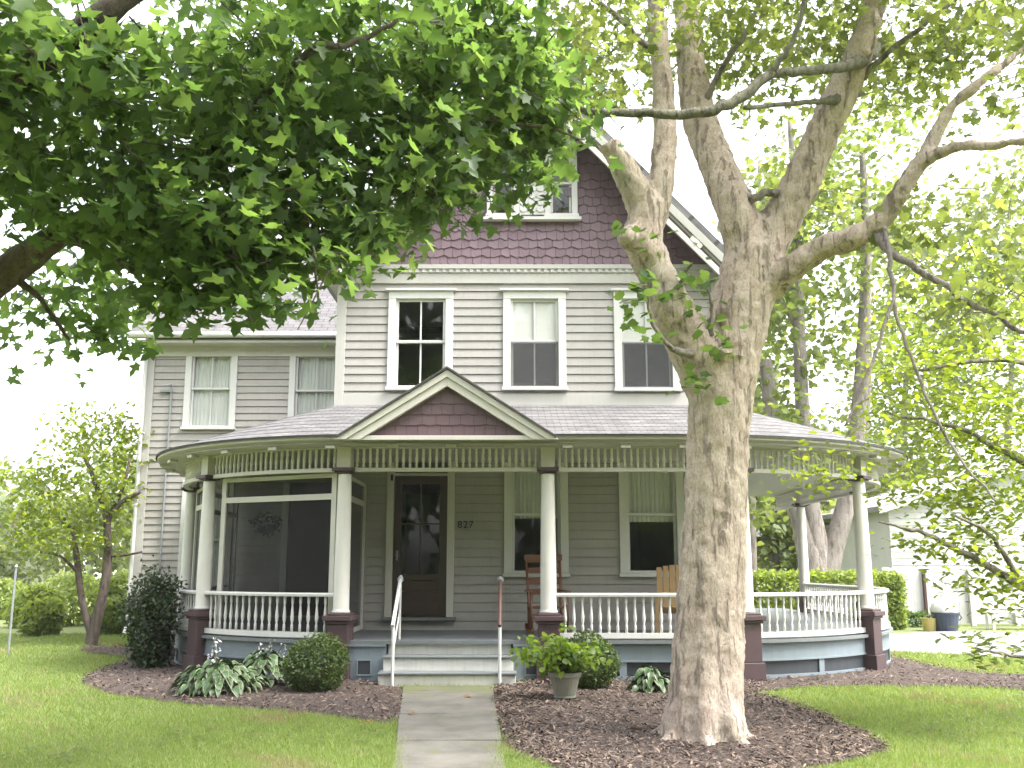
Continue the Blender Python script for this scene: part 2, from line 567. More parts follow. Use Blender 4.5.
# ------------------------------------------------------------------ world, light, camera
TO_SUN = Vector((.62, -.22, 1.0)).normalized()
world = bpy.data.worlds.new('World'); sc.world = world
world.use_nodes = True
nt = world.node_tree
bg = nt.nodes['Background']
sky = nt.nodes.new('ShaderNodeTexSky'); sky.sky_type = 'NISHITA'; sky.sun_disc = False
sky.sun_elevation = math.asin(TO_SUN.z)
sky.sun_rotation = math.atan2(TO_SUN.x, TO_SUN.y)
sky.air_density = 1.0; sky.dust_density = 5.0; sky.ozone_density = 1.0
hs = nt.nodes.new('ShaderNodeHueSaturation'); hs.inputs['Saturation'].default_value = .22   # thin bright overcast
nt.links.new(sky.outputs[0], hs.inputs['Color'])
nt.links.new(hs.outputs[0], bg.inputs['Color'])
bg.inputs['Strength'].default_value = .15
sl = bpy.data.lights.new('sun', 'SUN'); sl.energy = 1.0; sl.angle = R(16); sl.color = (1, .95, .86)
so = bpy.data.objects.new('sun', sl); COL.objects.link(so)
so.rotation_euler = TO_SUN.to_track_quat('Z', 'Y').to_euler(); so.location = TO_SUN * 60

cam = bpy.data.cameras.new('camera'); co = bpy.data.objects.new('camera', cam); COL.objects.link(co)
cam.sensor_width = 36; cam.lens = F * 36 / 1024; cam.clip_end = 600; cam.clip_start = .05
co.location = (0, 0, EYE); co.rotation_euler = (R(90) + PITCH, 0, 0)
sc.camera = co
sc.view_settings.view_transform = 'Standard'; sc.view_settings.look = 'None'
sc.view_settings.exposure = 2.4; sc.view_settings.gamma = 1
cy = sc.cycles
cy.use_denoising = True
cy.max_bounces = 7; cy.diffuse_bounces = 3; cy.glossy_bounces = 3; cy.transmission_bounces = 4; cy.transparent_max_bounces = 10
cy.use_adaptive_sampling = True; cy.adaptive_threshold = .02
cy.caustics_reflective = False; cy.caustics_refractive = False

# ------------------------------------------------------------------ the setting
def in_poly(poly, x, y):
    x, y = np.asarray(x), np.asarray(y)
    c = np.zeros(x.shape, bool)
    n = len(poly); j = n - 1
    for i in range(n):
        xi, yi = poly[i]; xj, yj = poly[j]
        c ^= ((yi > y) != (yj > y)) & (x < (xj - xi) * (y - yi) / (yj - yi + 1e-12) + xi)
        j = i
    return c

mb = MB(); mb.face([(-300, -120, 0), (300, -120, 0), (300, 400, 0), (-300, 400, 0)])
tag(mb.build('lawn', 'lawn'), kind='structure')

def gpoly(px): return [(G(u, v).x, G(u, v).y) for u, v in px]
def smooth_poly(poly, sub=4, wob=.03):
    n = len(poly); out = []
    for i in range(n):
        p0, p1, p2, p3 = [np.array(poly[(i + k) % n]) for k in (-1, 0, 1, 2)]
        for k in range(sub):
            t = k / sub
            q = .5 * ((2 * p1) + (-p0 + p2) * t + (2 * p0 - 5 * p1 + 4 * p2 - p3) * t * t + (-p0 + 3 * p1 - 3 * p2 + p3) * t ** 3)
            out.append((q[0] + random.uniform(-wob, wob), q[1] + random.uniform(-wob, wob)))
    return out

BED_L = smooth_poly(gpoly([(84, 684), (112, 694), (180, 704), (260, 711), (330, 717), (399, 722)]) + [(-1.45, 13.3), (-1.9, 14.4), (-4.2, 16.2), (-5.2, 18.5), (-6.6, 19.9), (-8.3, 19.7), (-7.9, 18.6), (-6.7, 17.8)] + gpoly([(118, 664), (95, 672)]))
BED_R = smooth_poly([(-.2, 13.35)] + gpoly([(499, 720), (506, 746), (545, 766), (610, 790), (720, 792), (800, 772), (862, 760), (888, 750), (874, 740), (835, 722), (790, 704), (752, 693)]) + [(3.2, 14.4), (1.5, 14.3)])
BED_S = smooth_poly(gpoly([(742, 692), (800, 689), (870, 688), (960, 688), (1080, 692), (1090, 680), (1000, 676), (940, 668), (895, 658)]) + [(6.5, 18.3), (5.4, 16.5), (3.5, 14.4)])
BEDS = (BED_L, BED_R, BED_S)

def bed(poly, name):
    me = MB()
    c = np.mean(np.array(poly), axis=0)
    n = len(poly)
    for i in range(n):
        a, b = np.array(poly[i]), np.array(poly[(i + 1) % n])
        me.face([(a[0], a[1], .012), (b[0], b[1], .012), (*(b * .75 + c * .25), .05), (*(a * .75 + c * .25), .05)])
        me.face([(*(a * .75 + c * .25), .05), (*(b * .75 + c * .25), .05), (*c, .055)])
    return tag(me.build(name, 'mulch'), kind='structure')
bed(BED_L, 'mulch_bed'); bed(BED_R, 'mulch_bed'); bed(BED_S, 'mulch_bed')

# walk of three concrete slabs
wl = [G(403, 688), G(399, 717), G(396, 744), G(390, 790)]
wr = [G(493, 688), G(497, 717), G(502, 744), G(508, 790)]
WALK = [(p.x, p.y) for p in wl] + [(p.x, p.y) for p in reversed(wr)]
mb = MB()
mb.face([(p.x - .02, p.y, .006) for p in wl] + [(p.x + .02, p.y, .006) for p in reversed(wr)])
tag(mb.build('walk_joints', 'mulch'), kind='structure')
mb = MB()
for i in range(3):
    tilt = (.0, .006, -.004)[i]
    a, b, c, d = wl[i].copy(), wr[i].copy(), wr[i + 1].copy(), wl[i + 1].copy()
    if i == 0:
        a.y = b.y = 13.38
    g = .015
    top = [(a.x, a.y - g, .035), (b.x, b.y - g, .035 + tilt), (c.x, c.y + g, .035 + tilt), (d.x, d.y + g, .035)]
    bot = [(x, y, 0) for x, y, z in top]
    mb.add(top + bot, [(3, 2, 1, 0), (0, 1, 5, 4), (1, 2, 6, 5), (2, 3, 7, 6), (3, 0, 4, 7)])
o = mb.build('path', 'concrete', bevel=.012); tag(o, kind='structure')

# driveway at the right
mb = MB()
dp = [G(878, 652), G(960, 655), G(1100, 664), G(1200, 640), G(1060, 634), G(960, 631), G(890, 634)]
dp += [Vector((8.3, 23.4, 0))]
mb.face([(p.x, p.y, .012) for p in dp])
tag(mb.build('driveway', 'asphalt'), kind='structure')
DRIVE = [(p.x, p.y) for p in dp]

# chips of bark on the beds
def scatter(poly, n):
    a = np.array(poly); lo, hi = a.min(0), a.max(0)
    x = RNG.uniform(lo[0], hi[0], n); y = RNG.uniform(lo[1], hi[1], n)
    k = in_poly(poly, x, y)
    return x[k], y[k]
pts = []
for poly, n in ((BED_L, 42000), (BED_R, 60000), (BED_S, 24000)):
    x, y = scatter(poly, n); pts.append(np.stack([x, y], 1))
pts = np.concatenate(pts)
pts = pts[~in_poly(WALK, pts[:, 0], pts[:, 1])]
cen = np.column_stack([pts, RNG.uniform(.02, .07, len(pts))])
tag(leaves('mulch_chips', cen, .044, NARROW, 'chip', None, up=.62, droop=0, jit=.85), 'brown shredded bark chips covering the planting beds', 'mulch', kind='stuff')

# grass blades
def grass():
    n = 520000
    y = 7.4 + 16 * RNG.uniform(0, 1, n) ** 1.9
    x = RNG.normal(0, .40, n).clip(-1.0, 1.0) * y
    ok = np.ones(n, bool)
    for poly in BEDS: ok &= ~in_poly(poly, x + RNG.normal(0, .03, n), y + RNG.normal(0, .03, n))
    shr = [(a + (.04 if i < 4 else -.04), b) for i, (a, b) in enumerate(WALK)]
    ok &= ~in_poly(shr, x, y); ok &= ~in_poly(DRIVE, x, y)
    ok &= ~((np.abs(x) < 6) & (y > 14.3) & (y < 24) & (x > -5.5))
    x, y = x[ok], y[ok]
    # tufts that grow over the edges of the walk
    k = 5200
    t = RNG.uniform(0, 1, k) ** .6
    left = RNG.uniform(size=k) < .5
    ex = np.where(left, wl[1].x + (wl[3].x - wl[1].x) * t, wr[1].x + (wr[3].x - wr[1].x) * t)
    ey = wl[1].y + (wl[3].y - wl[1].y) * t
    sel = (left) | (t > .55)
    ex, ey = ex[sel] + RNG.normal(0, .06, sel.sum()), ey[sel] + RNG.normal(0, .05, sel.sum())
    x, y = np.concatenate([x, ex]), np.concatenate([y, ey])
    m = len(x)
    patch = np.sin(x * 1.7 + 1.3 * np.sin(y * .9)) * np.cos(y * 1.3 + x * .6)
    h = RNG.uniform(.025, .062, m) * (1 + .3 * patch) * (1 + .25 * (y > 13))
    a = RNG.uniform(0, 2 * np.pi, m); w = RNG.uniform(.003, .006, m) * (1 + (y - 8) * .10)
    lean = RNG.normal(0, .5, (m, 2)) * h[:, None]
    b0 = np.column_stack([x - np.cos(a) * w, y - np.sin(a) * w, np.zeros(m)])
    b1 = np.column_stack([x + np.cos(a) * w, y + np.sin(a) * w, np.zeros(m)])
    t0 = np.column_stack([x + lean[:, 0], y + lean[:, 1], h])
    dry = (patch + .55 * np.sin(x * 5.1 + 2 * np.sin(y * 3.7)) + RNG.normal(0, .35, m)) > 1.15
    for sel, nm, mt, lab in ((~dry, 'grass', 'grass_blade', 'short mown yellow-green lawn grass'), (dry, 'dry_grass', 'grass_dry', 'pale dry patches in the mown lawn')):
        V = np.stack([b0[sel], b1[sel], t0[sel]], 1).reshape(-1, 3)
        tag(fast_mesh(nm, V, np.arange(len(V)).reshape(-1, 3), mt), lab, 'grass', kind='stuff')
    # clover and plantain among the blades
    k = 950
    wy = 8.2 + 6.5 * RNG.uniform(0, 1, k) ** 1.4; wx = RNG.uniform(-.58, .58, k) * wy
    ok = ~in_poly(WALK, wx, wy)
    for poly in BEDS: ok &= ~in_poly(poly, wx, wy)
    ok &= np.sin(wx * 1.1 + 4) * np.cos(wy * 1.9) > -.15
    c = np.column_stack([wx[ok], wy[ok], RNG.uniform(.035, .055, ok.sum())])
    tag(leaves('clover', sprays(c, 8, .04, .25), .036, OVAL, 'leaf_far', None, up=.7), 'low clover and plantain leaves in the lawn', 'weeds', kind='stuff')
grass()

# ------------------------------------------------------------------ HOUSE
WY = 16.1                                   # plane of the front wall
WINGY = 20.2
XL = xf(338, 340, WY); CX = xf(529, 300, WY); XR = 2 * CX - XL
FLOOR = .57
house = thing('house', 'grey clapboard house with purple shingled front gable and curved wraparound porch', 'house', (CX, WY, 0))

def siding(mb, x0, x1, z0, z1, y, openings=(), pitch=.145):
    z = z0
    while z < z1 - 1e-4:
        zt = min(z + pitch, z1)
        ztop = zt - .0055
        cuts = sorted({z, ztop} | {c for o in openings for c in (o[2], o[3]) if z < c < ztop})
        def yy(q): return y - .026 + .022 * (q - z) / pitch
        for a, b in zip(cuts, cuts[1:]):
            mid = (a + b) / 2
            segs = [(x0, x1)]
            for ox0, ox1, oz0, oz1 in openings:
                if oz0 < mid < oz1:
                    ns = []
                    for s0, s1 in segs:
                        if ox1 <= s0 or ox0 >= s1: ns.append((s0, s1)); continue
                        if ox0 > s0: ns.append((s0, ox0))
                        if ox1 < s1: ns.append((ox1, s1))
                    segs = ns
            if len(cuts) == 2:
                ns = []
                for s0, s1 in segs:
                    while s1 - s0 > 2.2 and random.random() < .8:
                        xx = s0 + random.uniform(.5, min(2.6, s1 - s0 - .5))
                        ns.append((s0, xx - .0015)); s0 = xx + .0015
                    ns.append((s0, s1))
                segs = ns
            for s0, s1 in segs:
                mb.face([(s0, yy(a), a), (s1, yy(a), a), (s1, yy(b), b), (s0, yy(b), b)])
                if a == z:
                    mb.face([(s0, y + .03, a), (s1, y + .03, a), (s1, yy(a), a), (s0, yy(a), a)])
                    mb.face([(s0, y + .03, a - .0055), (s1, y + .03, a - .0055), (s1, y + .03, a), (s0, y + .03, a)])
                if b == ztop:
                    mb.face([(s0, yy(b), b), (s1, yy(b), b), (s1, y + .03, b), (s0, y + .03, b)])
        z = zt

OPEN_MAIN, OPEN_WING = [], []

def frame_px(u0, v0, u1, v1, Y):
    a, b = P(u0, v1, Y), P(u1, v0, Y)
    um = (u0 + u1) / 2
    vm = (v0 + v1) / 2
    return xf(u0, vm, Y), xf(u1, vm, Y), a.z, b.z

def window(x0, x1, z0, z1, y, openings, blind=None, screen=False, muntin=True, curtain=None, cw=.13, cap=True, thick_sill=False, parent=None):
    """double-hung sash window; outer casing x0..x1, z0..z1 facing -y"""
    parent = parent or house
    mid = (z0 + z1) / 2 - .01
    c = MB()
    yo = y - .055
    c.box(x0, x0 + cw, yo, y + .05, z0 + .06, z1 - cw)
    c.box(x1 - cw, x1, yo, y + .05, z0 + .06, z1 - cw)
    c.box(x0, x1, yo - .003, y + .05, z1 - cw, z1)
    if cap: c.box(x0 - .05, x1 + .05, yo - .05, y + .04, z1 + .002, z1 + .04)
    w = c.build('window', 'trim', parent, bevel=.006)
    s = MB(); s.box(x0 - .02, x1 + .02, yo - .05, y + .06, z0, z0 + .058)
    s.build('sill', 'trim', w, bevel=.008)
    ix0, ix1, iz0, iz1 = x0 + cw, x1 - cw, z0 + .058, z1 - cw
    openings.append((ix0 - .015, ix1 + .015, iz0 - .015, iz1 + .015))
    sw = .045
    for nm, a, b, yy in (('upper_sash', mid - .02, iz1, y + .0), ('lower_sash', iz0, mid + .02, y + .04)):
        q = MB()
        q.box(ix0 + .002, ix0 + sw, yy, yy + .035, a, b); q.box(ix1 - sw, ix1 - .002, yy, yy + .035, a, b)
        q.box(ix0 + sw, ix1 - sw, yy + .001, yy + .034, a, a + sw); q.box(ix0 + sw, ix1 - sw, yy + .001, yy + .034, b - sw, b)
        if muntin:
            xm = (ix0 + ix1) / 2
            q.box(xm - .014, xm + .014, yy + .004, yy + .03, a + sw, b - sw)
        sash = q.build('sash', 'trim', w, bevel=.004)
        g = MB(); g.face([(ix0 + sw, yy + .018, a + sw), (ix1 - sw, yy + .018, a + sw), (ix1 - sw, yy + .018, b - sw), (ix0 + sw, yy + .018, b - sw)])
        g.build('pane', 'glass', w)
    if blind is not None:
        zb = mid + .024
        b = MB(); b.box(ix0 + .002, ix1 - .002, y + .040, y + .044, zb, iz1)
        b.build('blind', 'blind', w)
    if curtain is not None:
        q = MB(); n = 60
        zb = iz1 - (iz1 - iz0) * curtain
        for i in range(n):
            xa, xb = ix0 + (ix1 - ix0) * i / n, ix0 + (ix1 - ix0) * (i + 1) / n
            ya, yb = [y + .092 + .007 * math.sin(k * 1.15) + .004 * math.sin(k * 2.9) for k in (i, i + 1)]
            q.face([(xa, ya, zb), (xb, yb, zb), (xb, yb, iz1), (xa, ya, iz1)])
        q.build('curtain', 'curtain', w, smooth=True)
    if screen:
        q = MB(); q.face([(ix0, y - .012, iz0), (ix1, y - .012, iz0), (ix1, y - .012, mid), (ix0, y - .012, mid)])
        q.build('insect_screen', 'screen_window', w)
    return w

# upper windows of the front
window(*frame_px(388, 292, 453, 391, WY), WY, OPEN_MAIN)
window(*frame_px(503, 292, 566, 391, WY), WY, OPEN_MAIN, blind=.50, screen=True)
window(*frame_px(614, 292, 679, 392, WY), WY, OPEN_MAIN, blind=.50, screen=True)
# windows on the porch
window(*frame_px(504, 452, 568, 577, WY), WY, OPEN_MAIN, curtain=.52, muntin=False, cap=False)
window(*frame_px(619, 452, 684, 577, WY), WY, OPEN_MAIN, curtain=.55, muntin=False, cap=False)
# windows of the wing
window(*frame_px(185, 347, 237, 430, WINGY), WINGY, OPEN_WING, curtain=1.0, cap=False)
window(*frame_px(289, 349, 343, 432, WINGY), WINGY, OPEN_WING, curtain=.9, cap=False)
window(*frame_px(180, 480, 232, 600, WINGY), WINGY, OPEN_WING, curtain=1.0, cap=False)

# front door with transom
dx0, dx1 = xf(393, 550, WY), xf(447, 550, WY)
dz0, dz1 = zf(617, WY), zf(476, WY)
tz1 = zf(455, WY)
c = MB()
c.box(dx0 - .115, dx0, WY - .06, WY + .05, dz0, tz1); c.box(dx1, dx1 + .115, WY - .06, WY + .05, dz0, tz1)
c.box(dx0 - .115, dx1 + .115, WY - .063, WY + .05, tz1, tz1 + .13)
c.box(dx0, dx1, WY - .03, WY + .05, dz1, dz1 + .045)
door = c.build('front_door', 'grey_trim', house, bevel=.005)
OPEN_MAIN.append((dx0 - .01, dx1 + .01, dz0 - .01, tz1 + .01))
c = MB(); c.box(dx0 - .16, dx1 + .16, WY - .16, WY + .05, dz0 - .05, dz0 - .002); c.build('threshold', 'deck_grey', door, bevel=.006)
c = MB()
st = .13
yy0, yy1 = WY + .0, WY + .04
c.box(dx0 + .004, dx0 + st, yy0, yy1, dz0, dz1); c.box(dx1 - st, dx1 - .004, yy0, yy1, dz0, dz1)
c.box(dx0 + st, dx1 - st, yy0 + .001, yy1 - .001, dz0, dz0 + .24)
c.box(dx0 + st, dx1 - st, yy0 + .001, yy1 - .001, dz1 - .14, dz1)
c.box(dx0 + st, dx1 - st, yy0 + .001, yy1 - .001, dz0 + .58, dz0 + .68)
for i in range(2):
    c.box(dx0 + st, dx1 - st, yy0 + .022, yy0 + .034, dz0 + .24 + .17 * i, dz0 + .24 + .17 * i + .165)
xm = (dx0 + dx1) / 2
c.box(xm - .013, xm + .013, yy0 + .004, yy0 + .03, dz0 + .68, dz1 - .14)
c.box(dx0 + st, dx1 - st, yy0 + .006, yy0 + .028, dz0 + 1.48, dz0 + 1.505)
c.build('door_leaf', 'door_brown', door, bevel=.004)
g = MB(); g.face([(dx0 + st, WY + .018, dz0 + .68), (dx1 - st, WY + .018, dz0 + .68), (dx1 - st, WY + .018, dz1 - .14), (dx0 + st, WY + .018, dz1 - .14)])
g.face([(dx0, WY + .012, dz1 + .045), (dx1, WY + .012, dz1 + .045), (dx1, WY + .012, tz1), (dx0, WY + .012, tz1)])
g.build('pane', 'glass', door)
h = MB(); h.lathe((dx0 + .07, WY - .05, dz0 + .98), [(.001, -.03), (.022, -.02), (.028, 0), (.022, .02), (.001, .03)], 10); h.box(dx0 + .055, dx0 + .085, WY - .03, WY, dz0 + .9, dz0 + 1.06)
h.build('handle', 'metal_grey', door, smooth=False)
h = MB(); h.box(dx0 - .05, dx0 - .015, WY - .11, WY - .062, zf(481, WY), zf(477, WY) + .03)
h.build('door_closer', 'black_paint', door)

# attic pair
ax0, ax1, az0, az1 = frame_px(487, 148, 577, 219, WY)
ayc = WY - .03
OPEN_GAB = []
third = (ax1 - ax0)
aw = third * .36
for k, (a, b) in enumerate(((ax0, ax0 + aw), (ax1 - aw, ax1))):
    window(a, b, az0, az1, ayc, OPEN_GAB, cw=.10, cap=False, muntin=False, blind=None)
p = MB(); p.box(ax0 + aw + .002, ax1 - aw - .002, ayc - .03, ayc + .06, az0 + .06, az1)
pan = p.build('window_panel', 'trim', house)
p = MB()
pw = ax1 - ax0 - 2 * aw
for r_ in range(9):
    for k in range(3):
        cx_ = ax0 + aw + pw * (k + .5 + (.0 if r_ % 2 else .0)) / 3
        cz_ = az0 + .10 + r_ * .125
        if cz_ + .1 > az1: continue
        hw = pw / 6.4
        p.prism([(cx_ - hw, cz_ + .10), (cx_ - hw, cz_ + .045), (cx_ - hw * .45, cz_ + .004), (cx_ + hw * .45, cz_ + .004), (cx_ + hw, cz_ + .045), (cx_ + hw, cz_ + .10)], ayc - .052, ayc - .03)
p.build('scale_shingles', 'trim', pan)
p = MB(); p.box(ax0 - .06, ax1 + .06, ayc - .12, ayc, az0 - .06, az0 - .003); p.build('window_ledge', 'trim', house, bevel=.006)
p = MB(); p.box(ax0 - .04, ax1 + .04, ayc - .1, ayc, az1 + .003, az1 + .07); p.build('window_hood', 'trim', house, bevel=.006)

# walls
ZC0, ZC1 = zf(275, WY), zf(266, WY)          # dentil cornice
w = MB()
siding(w, XL, XR, FLOOR, ZC0 + .02, WY, OPEN_MAIN)
w.build('front_wall', 'siding', house)
BACK = 26.5
zre = zf(268, 15.55)                          # eave height of the main roof at the rake end
w = MB()
w.box(XL, XL + .1, WY + .005, BACK, 0, ZC1); w.box(XR - .1, XR, WY + .005, BACK, 0, ZC1)
w.box(XL + .1, XR - .1, BACK - .1, BACK, 0, ZC1); w.box(XL + .1, XR - .1, WY + .2, BACK - .1, ZC1 - .1, ZC1 - .002)
w.box(XL + .1, XR - .1, WY + .25, BACK - .1, 3.5, 3.6)
w.box(XL + .1, XR - .1, WY + .005, BACK - .1, FLOOR - .1, FLOOR)
w.build('side_wall', 'siding', house)
WXL = xf(143, 450, WINGY)
ZW = zf(338, WINGY)
dg0, dg1 = xf(288, 540, WINGY), xf(335, 540, WINGY)
OPEN_WING.append((dg0, dg1, FLOOR + .02, zf(478, WINGY)))
w = MB(); siding(w, WXL, XL, .25, ZW, WINGY, OPEN_WING)
w.build('wing_wall', 'wing_siding', house)
w = MB(); w.box(WXL, WXL + .1, WINGY + .005, BACK, 0, ZW); w.box(WXL + .1, XL, BACK - .1, BACK, 0, ZW)
w.box(WXL + .1, XL, WINGY + .3, BACK - .1, 3.4, 3.5); w.box(WXL + .02, XL, WINGY + .01, BACK, 0, .24)
w.box(WXL + .1, XL, WINGY + .05, BACK - .1, ZW - .08, ZW - .002)
w.build('wing_side_wall', 'wing_siding', house)
# side door of the wing, seen through the screen
c = MB(); c.box(dg0 - .13, dg0, WINGY - .06, WINGY + .05, FLOOR, zf(476, WINGY)); c.box(dg1, dg1 + .13, WINGY - .06, WINGY + .05, FLOOR, zf(476, WINGY)); c.box(dg0 - .13, dg1 + .13, WINGY - .063, WINGY + .05, zf(478, WINGY), zf(470, WINGY))
sd = c.build('side_door', 'trim', house, bevel=.005)
c = MB(); c.box(dg0, dg1, WINGY + .02, WINGY + .06, FLOOR + .02, zf(478, WINGY)); c.build('door_leaf', 'door_brown', sd)

# corner boards, water table
cb = MB(); cb.box(XL - .03, XL + .13, WY - .045, WY + .1, 4.15, ZC0 + .02); cb.build('corner_board', 'pale_trim', house, bevel=.006)
cb = MB(); cb.box(XR - .13, XR + .03, WY - .045, WY + .1, 4.15, ZC0 + .02); cb.build('corner_board', 'pale_trim', house, bevel=.006)
cb = MB(); cb.box(WXL - .03, WXL + .14, WINGY - .05, WINGY + .1, .22, ZW); cb.build('corner_board', 'pale_trim', house, bevel=.006)
ZP = zf(405, WY)                              # top of the porch roof at the wall
cb = MB(); cb.box(XL + .13, XR - .13, WY - .04, WY + .02, ZP - .1, zf(394, WY)); cb.build('water_table', 'pale_trim', house, bevel=.006)
# downspout on the wing corner
d = MB(); d.tube([(WXL - .03, WINGY - .11, ZW - .05), (WXL - .03, WINGY - .11, .4), (WXL - .05, WINGY - .2, .25)], .042, 8)
for zz in (1.2, 2.8, 4.3): d.box(WXL - .085, WXL + .025, WINGY - .155, WINGY - .045, zz, zz + .025)
d.build('downspout', 'trim', house, smooth=False)

# cornice with dentils
c = MB()
c.box(XL - .05, XR + .05, WY - .10, WY + .02, ZC0 + .085, ZC1)
c.box(XL - .03, XR + .03, WY - .055, WY + .02, ZC0 - .16, ZC0 + .02)
c.box(XL - .04, XR + .04, WY - .072, WY + .018, ZC0 + .021, ZC0 + .084)
n = int((XR - XL) / .115)
for i in range(n):
    x = XL + (i + .2) * (XR - XL) / n
    c.box(x, x + .06, WY - .09, WY, ZC0 + .022, ZC0 + .083)
c.build('cornice', 'pale_trim', house, bevel=.004)

# gable shingles
GZ0 = ZC1 + .01
slope_h = (zf(68, 15.55) - zre)               # rise
EX = xf(735, 268, 15.55) - CX                 # half width at the eave
ZR = zre + slope_h
def rake_x(z): return EX * (ZR - z) / slope_h
g = MB()
row = .155; z = GZ0; ri = 0
gopen = (ax0 + .02, ax1 - .02, az0, az1 + .02)
while z < ZR - .15:
    hw = min(XR + .02 - CX, rake_x(z) + .0)
    sw = .158
    x = CX - hw - random.uniform(0, sw)
    prev = 0
    while x < CX + hw:
        wd = sw * random.uniform(.8, 1.2)
        a, b = max(x, CX - hw), min(x + wd, CX + hw)
        x += wd
        if b - a < .02: continue
        if a > gopen[0] and b < gopen[1] and z > gopen[2] - .05 and z < gopen[3] - .12: continue
        dz_ = [random.choice((0, .028)) if k == 0 else 0 for k in (0, 1)]
        wv = .018 if (ri + int(x / sw)) % 2 else -.012
        yb, yt = WY - .024 - random.uniform(0, .005), WY - .004
        gp = .004
        zt = z + row + .03
        low = [(a + gp, z + .010 + wv), (a + (b - a) * .33, z - .006 + wv), (a + (b - a) * .66, z - .006 - wv), (b - gp, z + .010 - wv)]
        top = [(b - gp, zt), (a + gp, zt)]
        front = [(q[0], yb, q[1]) for q in low] + [(q[0], yt, q[1]) for q in top]
        back = [(q[0], yb + .02, q[1]) for q in low]
        i0 = len(g.v)
        g.add(front + back, [(0, 1, 2, 3, 4, 5), (0, 6, 7, 1), (1, 7, 8, 2), (2, 8, 9, 3), (0, 5, 6), (3, 9, 4)])
    z += row; ri += 1
g.build('gable_shingles', 'shingle_purple', house)
# backing wall of the gable with the attic openings left out
b = MB()
zk = ZR - (XR - CX) * slope_h / EX
for s_ in (1, -1):
    lowx = CX + s_ * min(XR - CX, rake_x(GZ0)); hix = CX + s_ * (rake_x(az0) - .01)
    b.face([(CX, WY, GZ0), (lowx, WY, GZ0), (hix, WY, az0), (CX, WY, az0)])
b.face([(CX - rake_x(az0), WY, az0), (ax0 + .08, WY, az0), (ax0 + .08, WY, az1), (CX - rake_x(az1), WY, az1)])
b.face([(ax1 - .08, WY, az0), (CX + rake_x(az0), WY, az0), (CX + rake_x(az1), WY, az1), (ax1 - .08, WY, az1)])
b.face([(CX - rake_x(az1), WY, az1), (CX + rake_x(az1), WY, az1), (CX, WY, ZR)])
b.build('gable_wall', 'dark_purple', house)

# main roof: two slabs
TH = .13
def roof_slab(side, y0, y1, mat='roof_shingle', over=.0):
    m_ = MB()
    L = math.hypot(EX, slope_h)
    pe = (CX + side * (EX + .06), zre - .06 * slope_h / EX)
    pr = (CX, ZR)
    nx, nz = slope_h / L * side, EX / L
    pe2, pr2 = (pe[0] + nx * TH, pe[1] + nz * TH), (CX, ZR + TH / nz)
    A = [(pe[0], y0, pe[1]), (pe[0], y1, pe[1]), (pr[0], y1, pr[1]), (pr[0], y0, pr[1])]
    B = [(pe2[0], y0, pe2[1]), (pe2[0], y1, pe2[1]), (pr2[0], y1, pr2[1]), (pr2[0], y0, pr2[1])]
    m_.face(B, [(y0, 0), (y1, 0), (y1, L), (y0, L)])
    m_.face(A[::-1]); m_.face([A[0], B[0], B[3], A[3]]); m_.face([A[1], A[2], B[2], B[1]]); m_.face([A[0], A[1], B[1], B[0]])
    return m_.build('roof', mat, house)
RY0 = 15.5
roof_slab(1, RY0, BACK + .3); roof_slab(-1, RY0, BACK + .3)
# rake boards with rosettes
def rake(side):
    m_ = MB(); s = MB(); t = MB()
    L = math.hypot(EX, slope_h)
    ux, uz = -side * EX / L, slope_h / L                 # up the slope
    nx, nz = -side * slope_h / L, -EX / L                # down and inwards, square to the slope
    def pt(a, n): return (CX + side * EX + ux * a + nx * n, zre + uz * a + nz * n)
    def strip(mb_, a0, a1, n0, n1, y0, y1): mb_.prism([pt(a0, n0), pt(a1, n0), pt(a1, n1), pt(a0, n1)], y0, y1)
    e = L - .02
    strip(m_, -.05, e, .003, .13, RY0 - .06, RY0 + .03)
    strip(m_, -.03, e, .132, .30, RY0 - .01, RY0 + .03)
    o1 = m_.build('rake_board', 'rake_grey', house, bevel=.005)
    strip(s, .05, e, .225, .31, RY0 - .045, RY0 - .012)
    a = .75
    while a < L - .4:
        strip(s, a - .12, a + .12, .135, .222, RY0 - .05, RY0 - .012)
        cx_, cz_ = pt(a, .178)
        s.tube([(cx_, RY0 - .075, cz_), (cx_, RY0 - .05, cz_)], .035, 12)
        a += 1.55
    s.build('moulding', 'grey_trim', o1, bevel=.004)
    strip(t, .05, e, .175, .205, RY0 - .016, RY0 - .0102)
    t.build('groove', 'dark_purple', o1)
rake(1); rake(-1)
# soffits of the eaves on both sides
for s_ in (1, -1):
    m_ = MB()
    xe = CX + s_ * EX; xw = XR if s_ > 0 else XL
    m_.box(min(xe, xw), max(xe, xw), RY0 + .03, BACK, zre - .16, zre - .10)
    m_.box(xe - (.03 if s_ > 0 else 0), xe + (.0 if s_ > 0 else .03), RY0 + .03, BACK, zre - .158, zre + .02)
    m_.build('soffit', 'grey_trim', house)
    gt = MB(); gt.box(xe + s_ * .002 if s_ > 0 else xe - .11, xe + .11 if s_ > 0 else xe - .002, RY0 + .04, BACK, zre - .10, zre + .0)
    gt.build('gutter', 'metal_grey', house)

